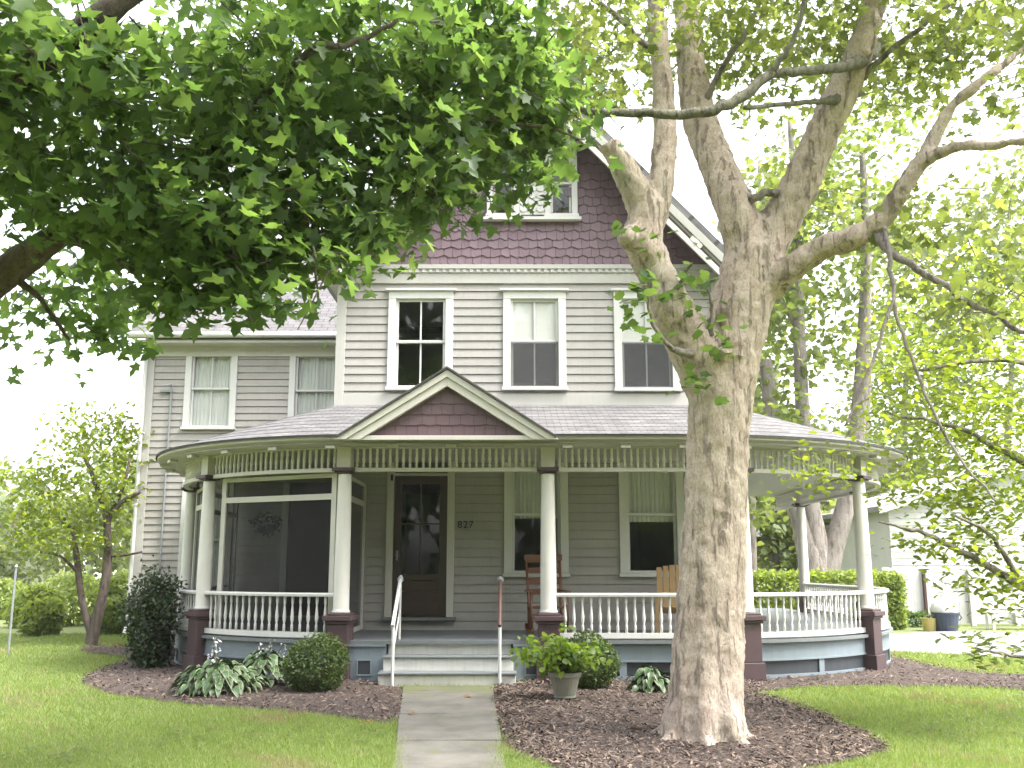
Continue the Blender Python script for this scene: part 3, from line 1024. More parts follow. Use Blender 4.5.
# wing roof
ye, yr = WINGY - .42, 23.3
zwe = zf(333, ye); zwr = zwe + (yr - ye) * .78
m_ = MB()
xa, xb = WXL - .32, CX - .2
m_.face([(xa, ye, zwe), (xb, ye, zwe), (xb, yr, zwr), (xa, yr, zwr)], [(xa, 0), (xb, 0), (xb, 4.6), (xa, 4.6)])
m_.face([(xa, yr, zwr), (xb, yr, zwr), (xb, 2 * yr - ye, zwe), (xa, 2 * yr - ye, zwe)], [(xa, 0), (xb, 0), (xb, 4.6), (xa, 4.6)])
m_.face([(xa, ye, zwe - .12), (xa, yr, zwr - .12), (xb, yr, zwr - .12), (xb, ye, zwe - .12)])
m_.face([(xa, ye, zwe - .12), (xa, ye, zwe), (xa, yr, zwr), (xa, yr, zwr - .12)])
m_.face([(xa, ye, zwe - .12), (xb, ye, zwe - .12), (xb, ye, zwe), (xa, ye, zwe)])
m_.build('wing_roof', 'roof_wing', house)
m_ = MB(); m_.box(xa + .2, XL, ye + .02, WINGY + .01, zwe - .20, zwe - .14); m_.box(WXL - .02, XL, WINGY - .06, WINGY + .02, zwe - .42, zwe - .20)
m_.build('wing_soffit', 'grey_trim', house)
m_ = MB(); m_.tube([(xa, ye - .06, zwe - .05), (XL - .4, ye - .06, zwe - .05)], .062, 10); m_.build('gutter', 'trim', house, smooth=True)
m_ = MB(); m_.prism([(WXL, ZW - .1), (WXL + .08, ZW - .1), (WXL + .08, ZW), (WXL, ZW)], WINGY, BACK); 
m_.add([(WXL, WINGY, ZW), (WXL, BACK, ZW), (WXL, yr, zwr - .15)], [(0, 1, 2)])
m_.build('wing_gable', 'wing_siding', house)

# ------------------------------------------------------------------ porch
PATH = []       # (x, y, nx, ny) along the column line, from the wing round the front to the right rear
for i in range(8): PATH.append((-5.76, 20.15 - (20.15 - 17.85) * i / 8, -1, 0))
LC, LR = (-1.87, 17.85), 3.89
for i in range(40):
    a = math.pi + math.pi / 2 * i / 40
    PATH.append((LC[0] + LR * math.cos(a), LC[1] + LR * math.sin(a), math.cos(a), math.sin(a)))
RC, RR = (2.4, 18.06), 4.10
for i in range(16): PATH.append((LC[0] + (RC[0] - LC[0]) * i / 16, 13.96, 0, -1))
for i in range(40):
    a = 1.5 * math.pi + math.pi / 2 * i / 40
    PATH.append((RC[0] + RR * math.cos(a), RC[1] + RR * math.sin(a), math.cos(a), math.sin(a)))
for i in range(13): PATH.append((6.5, 18.06 + 6.2 * i / 12, 1, 0))
SS = [0.0]
for a, b in zip(PATH, PATH[1:]): SS.append(SS[-1] + math.hypot(b[0] - a[0], b[1] - a[1]))
def path_at(s):
    s = max(0, min(SS[-1] - 1e-6, s))
    i = 0
    while SS[i + 1] <= s: i += 1
    t = (s - SS[i]) / (SS[i + 1] - SS[i])
    a, b = PATH[i], PATH[i + 1]
    q = [a[k] + (b[k] - a[k]) * t for k in range(4)]
    L = math.hypot(q[2], q[3])
    return q[0], q[1], q[2] / L, q[3] / L
def s_near(x, y):
    best = min(range(800), key=lambda k: (path_at(SS[-1] * k / 800)[0] - x) ** 2 + (path_at(SS[-1] * k / 800)[1] - y) ** 2)
    return SS[-1] * best / 800
def samples(s0, s1, step=.18):
    n = max(2, int((s1 - s0) / step) + 1)
    return [path_at(s0 + (s1 - s0) * i / (n - 1)) for i in range(n)]
def sweep(mb, s0, s1, prof, caps=True):
    """closed profile [(offset outwards, z)] swept along the porch line"""
    st_ = samples(s0, s1); n, k = len(st_), len(prof)
    v = [(x + nx * o, y + ny * o, z) for x, y, nx, ny in st_ for o, z in prof]
    f = [(i * k + j, i * k + (j + 1) % k, (i + 1) * k + (j + 1) % k, (i + 1) * k + j) for i in range(n - 1) for j in range(k)]
    if caps: f += [tuple(range(k - 1, -1, -1)), tuple(range((n - 1) * k, n * k))]
    mb.add(v, f)
def rect(o0, o1, z0, z1): return [(o0, z0), (o0, z1), (o1, z1), (o1, z0)]
def wallpt(x, y): return (min(max(x, XL), XR), max(y, WY))

ZE = 3.27                                      # soffit
# columns on the porch line
COLS = [(-5.75, 17.6), (-4.70, 15.18), (xf(344, 540, 13.96), 13.96), (xf(548, 540, 13.96), 13.96), (xf(746, 540, 13.96), 13.96), (5.42, 15.30), (6.5, 18.25), (6.5, 22.1)]
CS = [s_near(*c) for c in COLS]
SEND = SS[-1] - .1

pf = MB(); st_ = samples(0, SEND, .25)
for a, b in zip(st_, st_[1:]):
    pa, pb = (a[0] + a[2] * .10, a[1] + a[3] * .10), (b[0] + b[2] * .10, b[1] + b[3] * .10)
    wa, wb = wallpt(a[0], a[1]), wallpt(b[0], b[1])
    if a[0] < XL and a[1] > WY: wa = (XL, a[1])
    if b[0] < XL and b[1] > WY: wb = (XL, b[1])
    pf.face([(*pa, FLOOR), (*pb, FLOOR), (*wb, FLOOR), (*wa, FLOOR)])
    pf.face([(*pa, FLOOR - .045), (*pb, FLOOR - .045), (*pb, FLOOR), (*pa, FLOOR)])
    pf.face([(*pb, FLOOR - .045), (*pa, FLOOR - .045), (*wa, FLOOR - .045), (*wb, FLOOR - .045)])
pf.build('porch_floor', 'deck_grey', house)

SX0, SX1 = xf(385, 660, 13.7), xf(512, 660, 13.7)
sS0, sS1 = s_near(SX0, 13.96), s_near(SX1, 13.96)
def skirt(s0, s1, panels):
    m_ = MB()
    sweep(m_, s0, s1, rect(-.02, .035, .30, .515))
    sweep(m_, s0, s1, rect(-.02, .05, .275, .30))
    sweep(m_, s0, s1, rect(-.02, .035, .0, .085))
    o = m_.build('porch_skirt', 'skirt_blue', house)
    n = max(1, int(round((s1 - s0) / panels)))
    L = s1 - s0
    for i in range(n + 1):
        st2 = MB()
        c_ = s0 + L * i / n
        sweep(st2, max(s0, c_ - .05), min(s1, c_ + .05), rect(-.02, .033, .087, .273))
        st2.build('skirt_stile', 'skirt_blue', o)
    for i in range(n):
        a_, b_ = s0 + L * i / n + .05, s0 + L * (i + 1) / n - .05
        pnl = MB(); sweep(pnl, a_, b_, rect(-.02, .008, .087, .273))
        pnl.build('vent_panel', 'vent_dark', o)
skirt(.05, CS[1], 1.4); skirt(CS[1], CS[2], 1.6)
skirt(CS[3] + .15, CS[4], 1.05); skirt(CS[4], CS[5], 1.25); skirt(CS[5], SEND, 1.3)
# plain skirt either side of the steps with a small square vent
for a_, b_ in ((CS[2], sS0 - .01), (sS1 + .01, CS[3] + .15)):
    m_ = MB(); sweep(m_, a_, b_, rect(-.02, .09, 0, .49)); sweep(m_, a_, b_, rect(-.02, .12, .492, .522))
    o = m_.build('porch_skirt', 'skirt_blue', house)
    x, y, nx, ny = path_at((a_ + b_) / 2 + (.03 if a_ == CS[2] else -.06))
    m_ = MB(); m_.box(x - .085, x + .085, y - .094, y - .05, .12, .30); ov = m_.build('vent_panel', 'vent_dark', o)
    fr_ = MB()
    for q in ((x - .1, x + .1, .30, .32), (x - .1, x + .1, .10, .12), (x - .1, x - .085, .12, .30), (x + .085, x + .1, .12, .30)):
        fr_.box(q[0], q[1], y - .108, y - .06, q[2], q[3])
    fr_.build('vent_frame', 'skirt_blue', o)

# steps
for i in range(3):
    y = 13.40 + .27 * i
    z0, z1 = .19 * i, .19 * (i + 1) - .03
    m_ = MB(); m_.box(SX0 - .05 + .03 * i, SX1 + .05 - .03 * i, y, y + .27 if i < 2 else 13.95, 0 if i == 0 else .0, z1)
    stp = m_.build('step', 'riser', house, bevel=.005)
    if i < 2:
        m_ = MB(); m_.box(SX0 - .06 + .03 * i, SX1 + .06 - .03 * i, y - .035, y + .268, z1 + .001, z1 + .031); m_.build('tread', 'deck_grey', stp, bevel=.01)

# pedestals, columns, capitals
for i, (x, y) in enumerate(COLS):
    s = CS[i]; x, y, nx, ny = path_at(s)
    ang = math.atan2(ny, nx) + math.pi / 2
    Mz = Matrix.Rotation(ang, 4, 'Z')
    def bx(mb_, w_, z0, z1, off=.03):
        M = Matrix.Translation((x + nx * off, y + ny * off, (z0 + z1) / 2)) @ Mz
        mb_.obox(M, w_, w_, z1 - z0)
    ptop = zf(613, 13.96)
    pd = MB(); bx(pd, .36, 0, .27); bx(pd, .30, .272, ptop - .14)
    if i in (5, 6): pass
    pedo = pd.build('pedestal', 'purple', house, bevel=.008)
    pc = MB(); bx(pc, .35, ptop - .139, ptop - .10); bx(pc, .41, ptop - .099, ptop - .03); bx(pc, .32, ptop - .029, ptop)
    pc.build('cap', 'purple', pedo, bevel=.008)
    zt = zf(474, 13.96)
    H_ = zt - ptop
    c = MB()
    prof = [(.128, .002), (.128, .03), (.112, .045), (.116, .07)]
    for k in range(9):
        t = k / 8
        prof.append((.114 - .020 * t ** 1.7, .08 + (H_ - .10) * t))
    prof += [(.094, H_ - .004)]
    c.lathe((x + nx * .03, y + ny * .03, ptop), prof, 20)
    co_ = c.build('porch_column', 'column_paint', house, smooth=False)
    me = co_.data
    me.polygons.foreach_set('use_smooth', [len(p_.vertices) == 4 for p_ in me.polygons])
    cp = MB(); bx(cp, .24, zt + .01, zt + .03); bx(cp, .31, zt + .031, zt + .082)
    cp.build('capital', 'purple', co_, bevel=.006)
    blk = MB(); bx(blk, .20, zt + .087, ZE)
    blk.build('block', 'grey_trim', co_, bevel=.004)

# spindle frieze
ZF0, ZF1 = zt + .03, zt + .085
spm = MB(); spm.lathe((0, 0, 0), [(.018, 0), (.018, .02), (.024, .03), (.015, .05), (.026, .10), (.016, .155), (.024, .175), (.019, .185), (.019, .235)], 8)
SP_PROTO = None; n_sp = 0
BAYS = [(.15, CS[0]), (CS[0], CS[1]), (CS[1], CS[2]), (CS[2], CS[3]), (CS[3], CS[4]), (CS[4], CS[5]), (CS[5], CS[6]), (CS[6], CS[7]), (CS[7], SEND)]
spz = ZE - .02 - ZF1
for bi, (a_, b_) in enumerate(BAYS):
    m_ = MB(); sweep(m_, a_ + .09, b_ - .09, rect(-.03, .06, ZF0, ZF1)); sweep(m_, a_ + .09, b_ - .09, rect(-.05, .07, ZE - .022, ZE))
    fz = m_.build('frieze', 'grey_trim', house)
    L = b_ - a_ - .24
    n = int(round(L / .094))
    rest = MB()
    for k in range(n):
        x, y, nx, ny = path_at(a_ + .12 + L * (k + .5) / n)
        loc = (x + nx * .015, y + ny * .015, ZF1)
        if bi in (1, 2, 3, 4):
            if SP_PROTO is None:
                q = MB(); q.add([(a * 1, b * 1, c_ * spz / .235) for a, b, c_ in spm.v], spm.f)
                SP_PROTO = q.build('spindle', 'column_paint', fz, local=True, smooth=False)
                SP_PROTO.location = Vector(loc) - world_loc(fz)
            else: put(SP_PROTO, 'spindle', fz, loc)
        else:
            rest.add([(a + loc[0], b + loc[1], c_ * spz / .235 + loc[2]) for a, b, c_ in spm.v], spm.f)
    if rest.v:
        tag(rest.build('spindle', 'column_paint', fz), kind='stuff')

# railings
RT = zf(593, 13.96); RB = zf(637, 13.96)
balm = MB()
hb = RT - .05 - (RB + .055)
balm.lathe((0, 0, 0), [(.020, 0), (.020, .10 * hb / .5), (.011, .12 * hb / .5), (.024, .17 * hb / .5), (.026, .21 * hb / .5), (.014, .36 * hb / .5), (.012, .38 * hb / .5), (.018, .40 * hb / .5), (.020, .42 * hb / .5), (.020, hb)], 8)
BAL = None
for bi, (a_, b_) in enumerate(((.15, CS[0]), (CS[0], CS[1]), (CS[1], CS[2]), (CS[3], CS[4]), (CS[4], CS[5]), (CS[5], CS[6]), (CS[6], CS[7]))):
    m_ = MB(); sweep(m_, a_ + .10, b_ - .10, [(-.045, RT - .05), (-.05, RT - .02), (-.03, RT), (.06, RT), (.08, RT - .02), (.075, RT - .05)])
    rl = m_.build('railing', 'trim', house)
    m_ = MB(); sweep(m_, a_ + .10, b_ - .10, rect(-.03, .06, RB - .015, RB + .055)); m_.build('bottom_rail', 'trim', rl)
    L = b_ - a_ - .34
    n = int(round(L / .124))
    for k in range(n):
        x, y, nx, ny = path_at(a_ + .17 + L * (k + .5) / n)
        loc = (x + nx * .015, y + ny * .015, RB + .055)
        if BAL is None:
            BAL = balm.build('baluster', 'trim', rl, local=True); BAL.location = Vector(loc) - world_loc(rl)
            BAL.data.polygons.foreach_set('use_smooth', [len(p_.vertices) == 4 for p_ in BAL.data.polygons])
        else: put(BAL, 'baluster', rl, loc)

# ceiling, soffit, fascia, roof
ce = MB(); st_ = samples(0, SEND, .25)
for a, b in zip(st_, st_[1:]):
    pa, pb = (a[0] + a[2] * .46, a[1] + a[3] * .46), (b[0] + b[2] * .46, b[1] + b[3] * .46)
    wa, wb = wallpt(a[0], a[1]), wallpt(b[0], b[1])
    ce.face([(*wa, ZE + .003), (*wb, ZE + .003), (*pb, ZE + .003), (*pa, ZE + .003)])
ce.build('porch_ceiling', 'porch_ceiling', house)
FZ = zf(436, 13.46)
fa = MB(); sweep(fa, 0, SEND, [(.40, ZE - .004), (.40, ZE + .035), (.44, ZE + .05), (.46, FZ - .05), (.50, FZ - .035), (.50, FZ), (.34, FZ), (.32, ZE - .004)])
for k in range(40):
    s_ = .4 + k * .82
    if s_ > SEND - .2: break
    x, y, nx, ny = path_at(s_)
    M = Matrix.Translation((x + nx * .36, y + ny * .36, ZE - .028)) @ Matrix.Rotation(math.atan2(ny, nx), 4, 'Z')
    fa.obox(M, .13, .14, .045)
fa.build('fascia', 'grey_trim', house)
pr = MB()
ROWS = 9
for i, (a, b) in enumerate(zip(st_, st_[1:])):
    pa, pb = (a[0] + a[2] * .53, a[1] + a[3] * .53), (b[0] + b[2] * .53, b[1] + b[3] * .53)
    wa, wb = wallpt(a[0], a[1]), wallpt(b[0], b[1])
    L = math.hypot(pa[0] - wa[0], pa[1] - wa[1])
    u0, u1 = i * .25, (i + 1) * .25
    for k in range(ROWS):
        t0, t1 = k / ROWS, (k + 1) / ROWS
        def q(p_, w_, t, lift): return (p_[0] + (w_[0] - p_[0]) * t, p_[1] + (w_[1] - p_[1]) * t, FZ + .02 + (ZP - FZ - .02) * t + lift)
        pts_ = [q(pa, wa, t0, .006), q(pb, wb, t0, .006), q(pb, wb, t1, 0), q(pa, wa, t1, 0)]
        pr.face(pts_, [(u0, L * t0), (u1, L * t0), (u1, L * t1), (u0, L * t1)])
        pr.face([q(pa, wa, t0, -.004), q(pb, wb, t0, -.004), q(pb, wb, t0, .006), q(pa, wa, t0, .006)], [(u0, 0), (u1, 0), (u1, .01), (u0, .01)])
    pr.face([(*pa, FZ - .006), (*pb, FZ - .006), (*pb, FZ + .03), (*pa, FZ + .03)], [(0, 0), (.01, 0), (.01, .01), (0, .01)])
pr.build('porch_roof', 'roof_shingle', house)
gd = MB(); x, y, nx, ny = path_at(CS[0] + .2)

# pediment over the steps
PX = xf(447, 410, 13.3); PH = xf(550, 438, 13.3) - PX
PZ0 = zf(438, 13.3); PZ1 = zf(374, 13.3)
PY = 13.28
pm = MB()
e0 = PZ0 - .0
tn = (PZ1 - PZ0) / PH
pm.box(PX - PH, PX + PH, PY - .03, PY + .06, PZ0 - .032, PZ0 + .03)
for s_ in (1, -1):
    k_ = math.hypot(PH, PZ1 - PZ0) / PH
    for n0, n1, y0 in ((0, .085, PY - .075), (.0852, .19, PY - .05)):
        def edge(n_, zb): return PX + s_ * (PZ1 + .045 - n_ * k_ - zb) / tn
        zb = PZ0 - .03
        pm.prism([(edge(n0, zb), zb), (PX, PZ1 + .045 - n0 * k_), (PX, PZ1 + .045 - n1 * k_), (edge(n1, zb), zb)], y0, PY + .05)
ped = pm.build('pediment', 'grey_trim', house, bevel=.004)
tri = MB()
z = PZ0 + .032; row = .15; hwf = lambda zz: max(0, (PZ1 - zz) / tn - .14)
while z < PZ1 - .1:
    x = PX - hwf(z)
    while x < PX + hwf(z) - .02:
        b_ = min(x + random.uniform(.13, .19), PX + hwf(z))
        wv = random.choice((.009, -.006)); zt_ = min(z + row + .02, PZ1 - .12)
        lo = [(x + .003, z + .008 + wv), (x + (b_ - x) * .5, z - .004), (b_ - .003, z + .008 - wv)]
        fr_ = [(q_[0], PY + .036, q_[1]) for q_ in lo] + [(b_ - .003, PY + .05, z + row + .02), (x + .003, PY + .05, z + row + .02)]
        tri.add(fr_ + [(q_[0], PY + .05, q_[1]) for q_ in lo], [(0, 1, 2, 3, 4), (0, 5, 6, 1), (1, 6, 7, 2)])
        x = b_
    z += row
tri.build('pediment_shingles', 'shingle_purple_shaded', ped)
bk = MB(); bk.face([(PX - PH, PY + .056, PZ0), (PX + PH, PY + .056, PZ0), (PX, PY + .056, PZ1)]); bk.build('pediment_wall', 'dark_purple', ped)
ro = MB()
for s_ in (1, -1):
    A0 = (PX + s_ * (PH + .08), PY - .10, PZ0 - .01); A1 = (PX + s_ * (PH + .08), 13.75, PZ0 - .01)
    B0 = (PX, PY - .10, PZ1 + .055); B1 = (PX, 16.05, PZ1 + .055)
    L = 1.8
    lift = Vector((0, 0, .035))
    f_ = [Vector(A0), Vector(A1), Vector(B1), Vector(B0)]
    ro.face([p_ + lift for p_ in f_], [(0, 0), (.5, 0), (2.8, L), (0, L)])
    ro.face([f_[0], f_[0] + lift, f_[3] + lift, f_[3]], [(0, 0), (0, .01), (.01, .01), (.01, 0)])
    ro.face(f_[::-1], [(0, 0), (.5, 0), (2.8, L), (0, L)])
ro.build('pediment_roof', 'roof_shingle', ped)

# insect screens of the left bays
def screen_bay(x0, y0, x1, y1, transom=True):
    a, b = Vector((x0, y0, 0)), Vector((x1, y1, 0))
    d = (b - a).normalized()
    z0, z1, ztr = FLOOR + .02, ZF0 - .002, zf(498, 14.5)
    fr_ = MB()
    for p_ in (a, b): fr_.bar((p_.x, p_.y, z0), (p_.x, p_.y, z1), .085, .06, up=(-d.y, d.x, 0))
    fr_.bar((a.x, a.y, z0 + .03), (b.x, b.y, z0 + .03), .05, .07)
    fr_.bar((a.x, a.y, z1 - .03), (b.x, b.y, z1 - .03), .05, .06)
    fr_.bar((a.x, a.y, ztr), (b.x, b.y, ztr), .055, .085)
    o = fr_.build('screen_panel', 'grey_trim', house)
    s_ = MB(); s_.face([(a.x, a.y, z0), (b.x, b.y, z0), (b.x, b.y, z1), (a.x, a.y, z1)])
    s_.build('screen_mesh', 'screen_dark', o)
def inset(s, off=-.13): x, y, nx, ny = path_at(s); return x + nx * off, y + ny * off
screen_bay(*inset(CS[1] + .22), *inset(CS[2] - .20))
screen_bay(*inset(CS[0] + .2), *inset(CS[1] - .2))
screen_bay(*inset(.2), *inset(CS[0] - .2))
x, y = inset(CS[2] - .06)
screen_bay(x, y, x, WY - .06)

# step handrails
for u, side in ((397, -1), (501, 1)):
    xr_ = xf(u - 1, 640, 13.7)
    fr0 = (xr_ + (.0), 13.36, .0); top_f = (xr_, 13.36, .86); top_r = (xr_, 14.10, 1.40)
    m_ = MB(); m_.tube([fr0, top_f], .022, 8); m_.tube([(xr_, 14.10, FLOOR), top_r], .018, 8)
    m_.tube([(xr_, 13.36, .45), (xr_, 14.10, .98)], .012, 6)
    hr = m_.build('handrail', 'trim', house)
    m_ = MB(); d = (Vector(top_r) - Vector(top_f)).normalized()
    m_.tube([Vector(top_f) - d * .10, Vector(top_r) + d * .06], .026, 8)
    m_.build('grip', 'trim' if side < 0 else 'grip_brown', hr)
    m_ = MB(); m_.lathe(Vector(top_r) + Vector((0, 0, .0)), [(.001, -.05), (.04, -.03), (.045, 0), (.035, .03), (.001, .045)], 10)
    m_.build('knob', 'metal_grey', hr)

# house number
cu = bpy.data.curves.new('house_number', 'FONT'); cu.body = '827'; cu.size = .165; cu.extrude = .006; cu.space_character = 1.12
cu.materials.append(MATS['black_paint'])
tmp = bpy.data.objects.new('number_curve', cu); COL.objects.link(tmp)
nme = bpy.data.meshes.new_from_object(tmp.evaluated_get(bpy.context.evaluated_depsgraph_get()))
bpy.data.objects.remove(tmp)
no = bpy.data.objects.new('house_number', nme); COL.objects.link(no); no.parent = house
no.location = Vector((xf(457.5, 524, WY), WY - .032, zf(528, WY))) - world_loc(house); no.rotation_euler = (R(90), 0, 0)

# electric meter with its conduit on the wing
mx_ = xf(158, 590, WINGY); mz = zf(586, WINGY)
m_ = MB(); m_.box(mx_ - .11, mx_ + .11, WINGY - .14, WINGY - .02, mz - .28, mz + .22)
em = m_.build('electric_meter', 'meter_grey', house, bevel=.012)
m_ = MB(); m_.tube([(mx_, WINGY - .24, mz + .05), (mx_, WINGY - .14, mz + .05)], .085, 16); m_.build('meter_glass', 'metal_grey', em)
zt2 = zf(388, WINGY)
m_ = MB(); m_.tube([(mx_ + .02, WINGY - .06, mz + .2), (mx_ + .03, WINGY - .06, zt2), (mx_ + .03, WINGY - .12, zt2 + .06), (mx_ - .06, WINGY - .18, zt2 + .02)], .022, 8)
m_.box(mx_ - .2, mx_ + .05, WINGY - .1, WINGY - .02, zt2 - .10, zt2 - .06)
m_.build('conduit', 'metal_grey', em)

# ------------------------------------------------------------------ porch furniture
def rocking_chair():
    t = thing('rocking_chair', 'reddish brown ladderback rocking chair behind the white porch column', 'rocking chair', (xf(547, 600, 15.15), 15.15, FLOOR), R(6))
    for s_ in (-1, 1):
        q = MB(); pts_ = [(s_ * .27, -.48 + .105 * k, .025 + .10 * ((k - 4.2) / 5) ** 2) for k in range(10)]
        for a, b in zip(pts_, pts_[1:]): q.bar(a, b, .035, .05)
        q.build('rocker', 'chair_brown', t, local=True)
        q = MB(); q.tube([(s_ * .27, -.26, .07), (s_ * .27, -.26, .62)], [.022, .026], 8); q.build('leg', 'chair_brown', t, local=True, smooth=True)
        q = MB(); q.tube([(s_ * .25, .22, .06), (s_ * .25, .24, .45), (s_ * .27, .42, 1.14)], [.024, .024, .018], 8); q.build('back_post', 'chair_brown', t, local=True, smooth=True)
        q = MB(); q.bar((s_ * .28, -.33, .635), (s_ * .27, .30, .645), .085, .028); q.build('arm', 'chair_brown', t, local=True, bevel=.008)
    q = MB()
    for k in range(6): q.box(-.28, .28, -.29 + .09 * k, -.29 + .09 * k + .08, .40 - .006 * k, .425 - .006 * k)
    q.build('seat', 'chair_brown', t, local=True)
    q = MB()
    for k, zz in enumerate((.58, .74, .90, 1.06)):
        yb = .24 + .18 * (zz - .45) / .69
        q.box(-.25, .25, yb - .01, yb + .012, zz, zz + (.09 if k < 3 else .11))
    q.box(-.30, .30, .385, .425, 1.10, 1.19)
    q.build('backrest', 'chair_brown', t, local=True, bevel=.006)
    for zz, yy in ((.2, -.26), (.3, -.26), (.22, .22)):
        q = MB(); q.tube([(-.26, yy, zz), (.26, yy, zz)], .013, 6); q.build('stretcher', 'chair_brown', t, local=True)
rocking_chair()

def slat_chair():
    t = thing('garden_chair', 'tan wooden slat-back porch chair below the right porch window', 'chair', (xf(677, 610, 15.2), 15.2, FLOOR), R(-8))
    q = MB()
    for k in range(6):
        x = -.25 + .10 * k
        h = .98 + .05 * math.sin(math.pi * (k + .5) / 6)
        q.bar((x, .12, .30), (x, .42, h), .085, .02, up=(0, 1, 0))
    q.box(-.29, .29, .27, .30, .62, .68)
    q.build('backrest', 'chair_tan', t, local=True, bevel=.004)
    q = MB()
    for k in range(6): q.box(-.28, .28, -.36 + .09 * k, -.36 + .09 * k + .078, .40 - .018 * k, .42 - .018 * k)
    q.build('seat', 'chair_tan', t, local=True, bevel=.004)
    for s_ in (-1, 1):
        q = MB(); q.box(s_ * .30 - .02, s_ * .30 + .02, -.38, -.30, 0, .56); q.build('leg', 'chair_tan', t, local=True)
        q = MB(); q.bar((s_ * .29, -.36, .36), (s_ * .29, .46, .03), .03, .10); q.build('leg', 'chair_tan', t, local=True)
        q = MB(); q.box(s_ * .33 - .07, s_ * .33 + .07, -.42, .36, .565, .59); q.build('arm', 'chair_tan', t, local=True, bevel=.005)
slat_chair()

bl = P(266, 528, 17.2)
hb_ = thing('hanging_basket', 'dark hanging flower basket behind the porch insect screen', 'hanging basket', bl)
q = MB(); q.lathe((0, 0, 0), [(.09, -.10), (.15, -.03), (.18, .05), (.16, .05), (.13, 0)], 16); q.build('basket', 'dark_purple', hb_, local=True)
q = MB()
for k in range(3):
    a = 2.1 * k
    q.tube([(.17 * math.cos(a), .17 * math.sin(a), .05), (0, 0, .55)], .004, 5)
q.tube([(0, 0, .55), (0, 0, ZE - bl.z)], .005, 5)
q.build('hanger', 'metal_grey', hb_, local=True)
pt_, d_ = ball_points(260, (bl.x, bl.y, bl.z + .08), (.27, .27, .2))
leaves('foliage', pt_, .07, OVAL, 'leaf_dark', hb_, up=.4, out=d_, outw=.5)

# ------------------------------------------------------------------ planter and shrubs
pl = G(565, 703); pl.z = .05
pt = thing('planter', 'weathered clay pot of bright green leaves standing on the mulch', 'flower pot', pl)
q = MB(); q.lathe((0, 0, 0), [(.12, 0), (.135, .02), (.128, .04), (.165, .20), (.178, .25), (.195, .255), (.20, .30), (.185, .305), (.17, .26)], 24)
q.build('pot', 'terracotta', pt, local=True, smooth=False)
cl = np.array([(pl.x + random.gauss(0, .19) + .02, pl.y + random.gauss(0, .13), pl.z + .38 + abs(random.gauss(0, .15))) for _ in range(80)])
lp = sprays(cl, 9, .07)
leaves('foliage', lp, .085, LOBED, 'leaf_pot', pt, up=.5, droop=.5)
q = MB()
for c_ in cl[:40]: q.tube([(pl.x, pl.y, pl.z + .26), ((pl.x + c_[0]) / 2, (pl.y + c_[1]) / 2, c_[2] * .6 + .14), tuple(c_)], .004, 4)
q.build('stems', 'leaf_pot', pt)

def ball_shrub(name, label, cat, c, r, n, leaf, mat, stems=True, flat=1.0, seedv=0, group=None, tm=OVAL, lump=.14):
    """clipped shrub: leaves spread through an uneven shell, stems inside"""
    t = thing(name, label, cat, (c[0], c[1], 0), 0, group)
    rr = np.array(r, float)
    d = norm(RNG.normal(size=(n, 3)))
    k = d @ norm(RNG.normal(size=(3, 7))) * 3
    wob = 1 + lump * np.sin(k * 1.7 + RNG.uniform(0, 6, 7)).mean(1) * 2
    q_ = RNG.uniform(.45, 1, n) ** .45 * (1 + .05 * np.abs(RNG.normal(size=n)) * (RNG.uniform(size=n) < .3))
    p_ = np.array(c) + d * rr * (q_ * wob)[:, None]
    ok = p_[:, 2] > .04
    leaves('foliage', p_[ok], leaf, tm, mat, t, up=.25, out=d[ok], outw=.55, droop=-.1)
    if stems:
        s_ = MB()
        for k in range(9):
            a = k * .7
            s_.tube([(c[0] + .05 * math.cos(a), c[1] + .05 * math.sin(a), 0), (c[0] + rr[0] * .35 * math.cos(a), c[1] + rr[1] * .35 * math.sin(a), c[2]), (c[0] + rr[0] * .75 * math.cos(a), c[1] + rr[1] * .75 * math.sin(a), c[2] + rr[2] * .4)], [.016, .011, .005], 5)
        s_.build('stems', 'bark_dark', t)
    return t
b1 = G(310, 697)
ball_shrub('boxwood', 'round clipped boxwood left of the front steps', 'shrub', (b1.x - .03, b1.y + .3, .355), (.41, .40, .345), 6500, .040, 'leaf_box')
b2 = P(590, 664, 13.0)
ball_shrub('boxwood', 'round clipped boxwood behind the clay pot', 'shrub', (b2.x, 13.0, .37), (.37, .36, .36), 5000, .040, 'leaf_box')
# tall evergreen at the left corner of the porch
t = thing('evergreen_shrub', 'tall dark evergreen shrub at the left end of the porch', 'shrub', (-5.62, 15.6, 0))
tops = [(random.gauss(0, .145), random.gauss(0, .18)) for _ in range(26)]
cc = []
s_ = MB()
for a, b in tops:
    h = random.uniform(.75, 1.45) * (1 - .8 * min(1, math.hypot(a, b)) ** 2)
    s_.tube([(-5.62 + a * .2, 15.6 + b * .2, 0), (-5.62 + a * .9, 15.6 + b * .9, h * .5), (-5.62 + a * 1.3, 15.6 + b * 1.3, h)], [.012, .009, .004], 5)
    for k in range(16):
        z = .14 + (h - .08) * k / 15
        cc.append((-5.62 + a * (.4 + 1.0 * z) + random.gauss(0, .05), 15.6 + b * (.4 + 1.0 * z) + random.gauss(0, .05), z))
s_.build('stems', 'bark_dark', t)
leaves('foliage', sprays(np.array(cc), 22, .08, 1.0), .062, OVAL, 'leaf_dark', t, up=.2, droop=-.5)

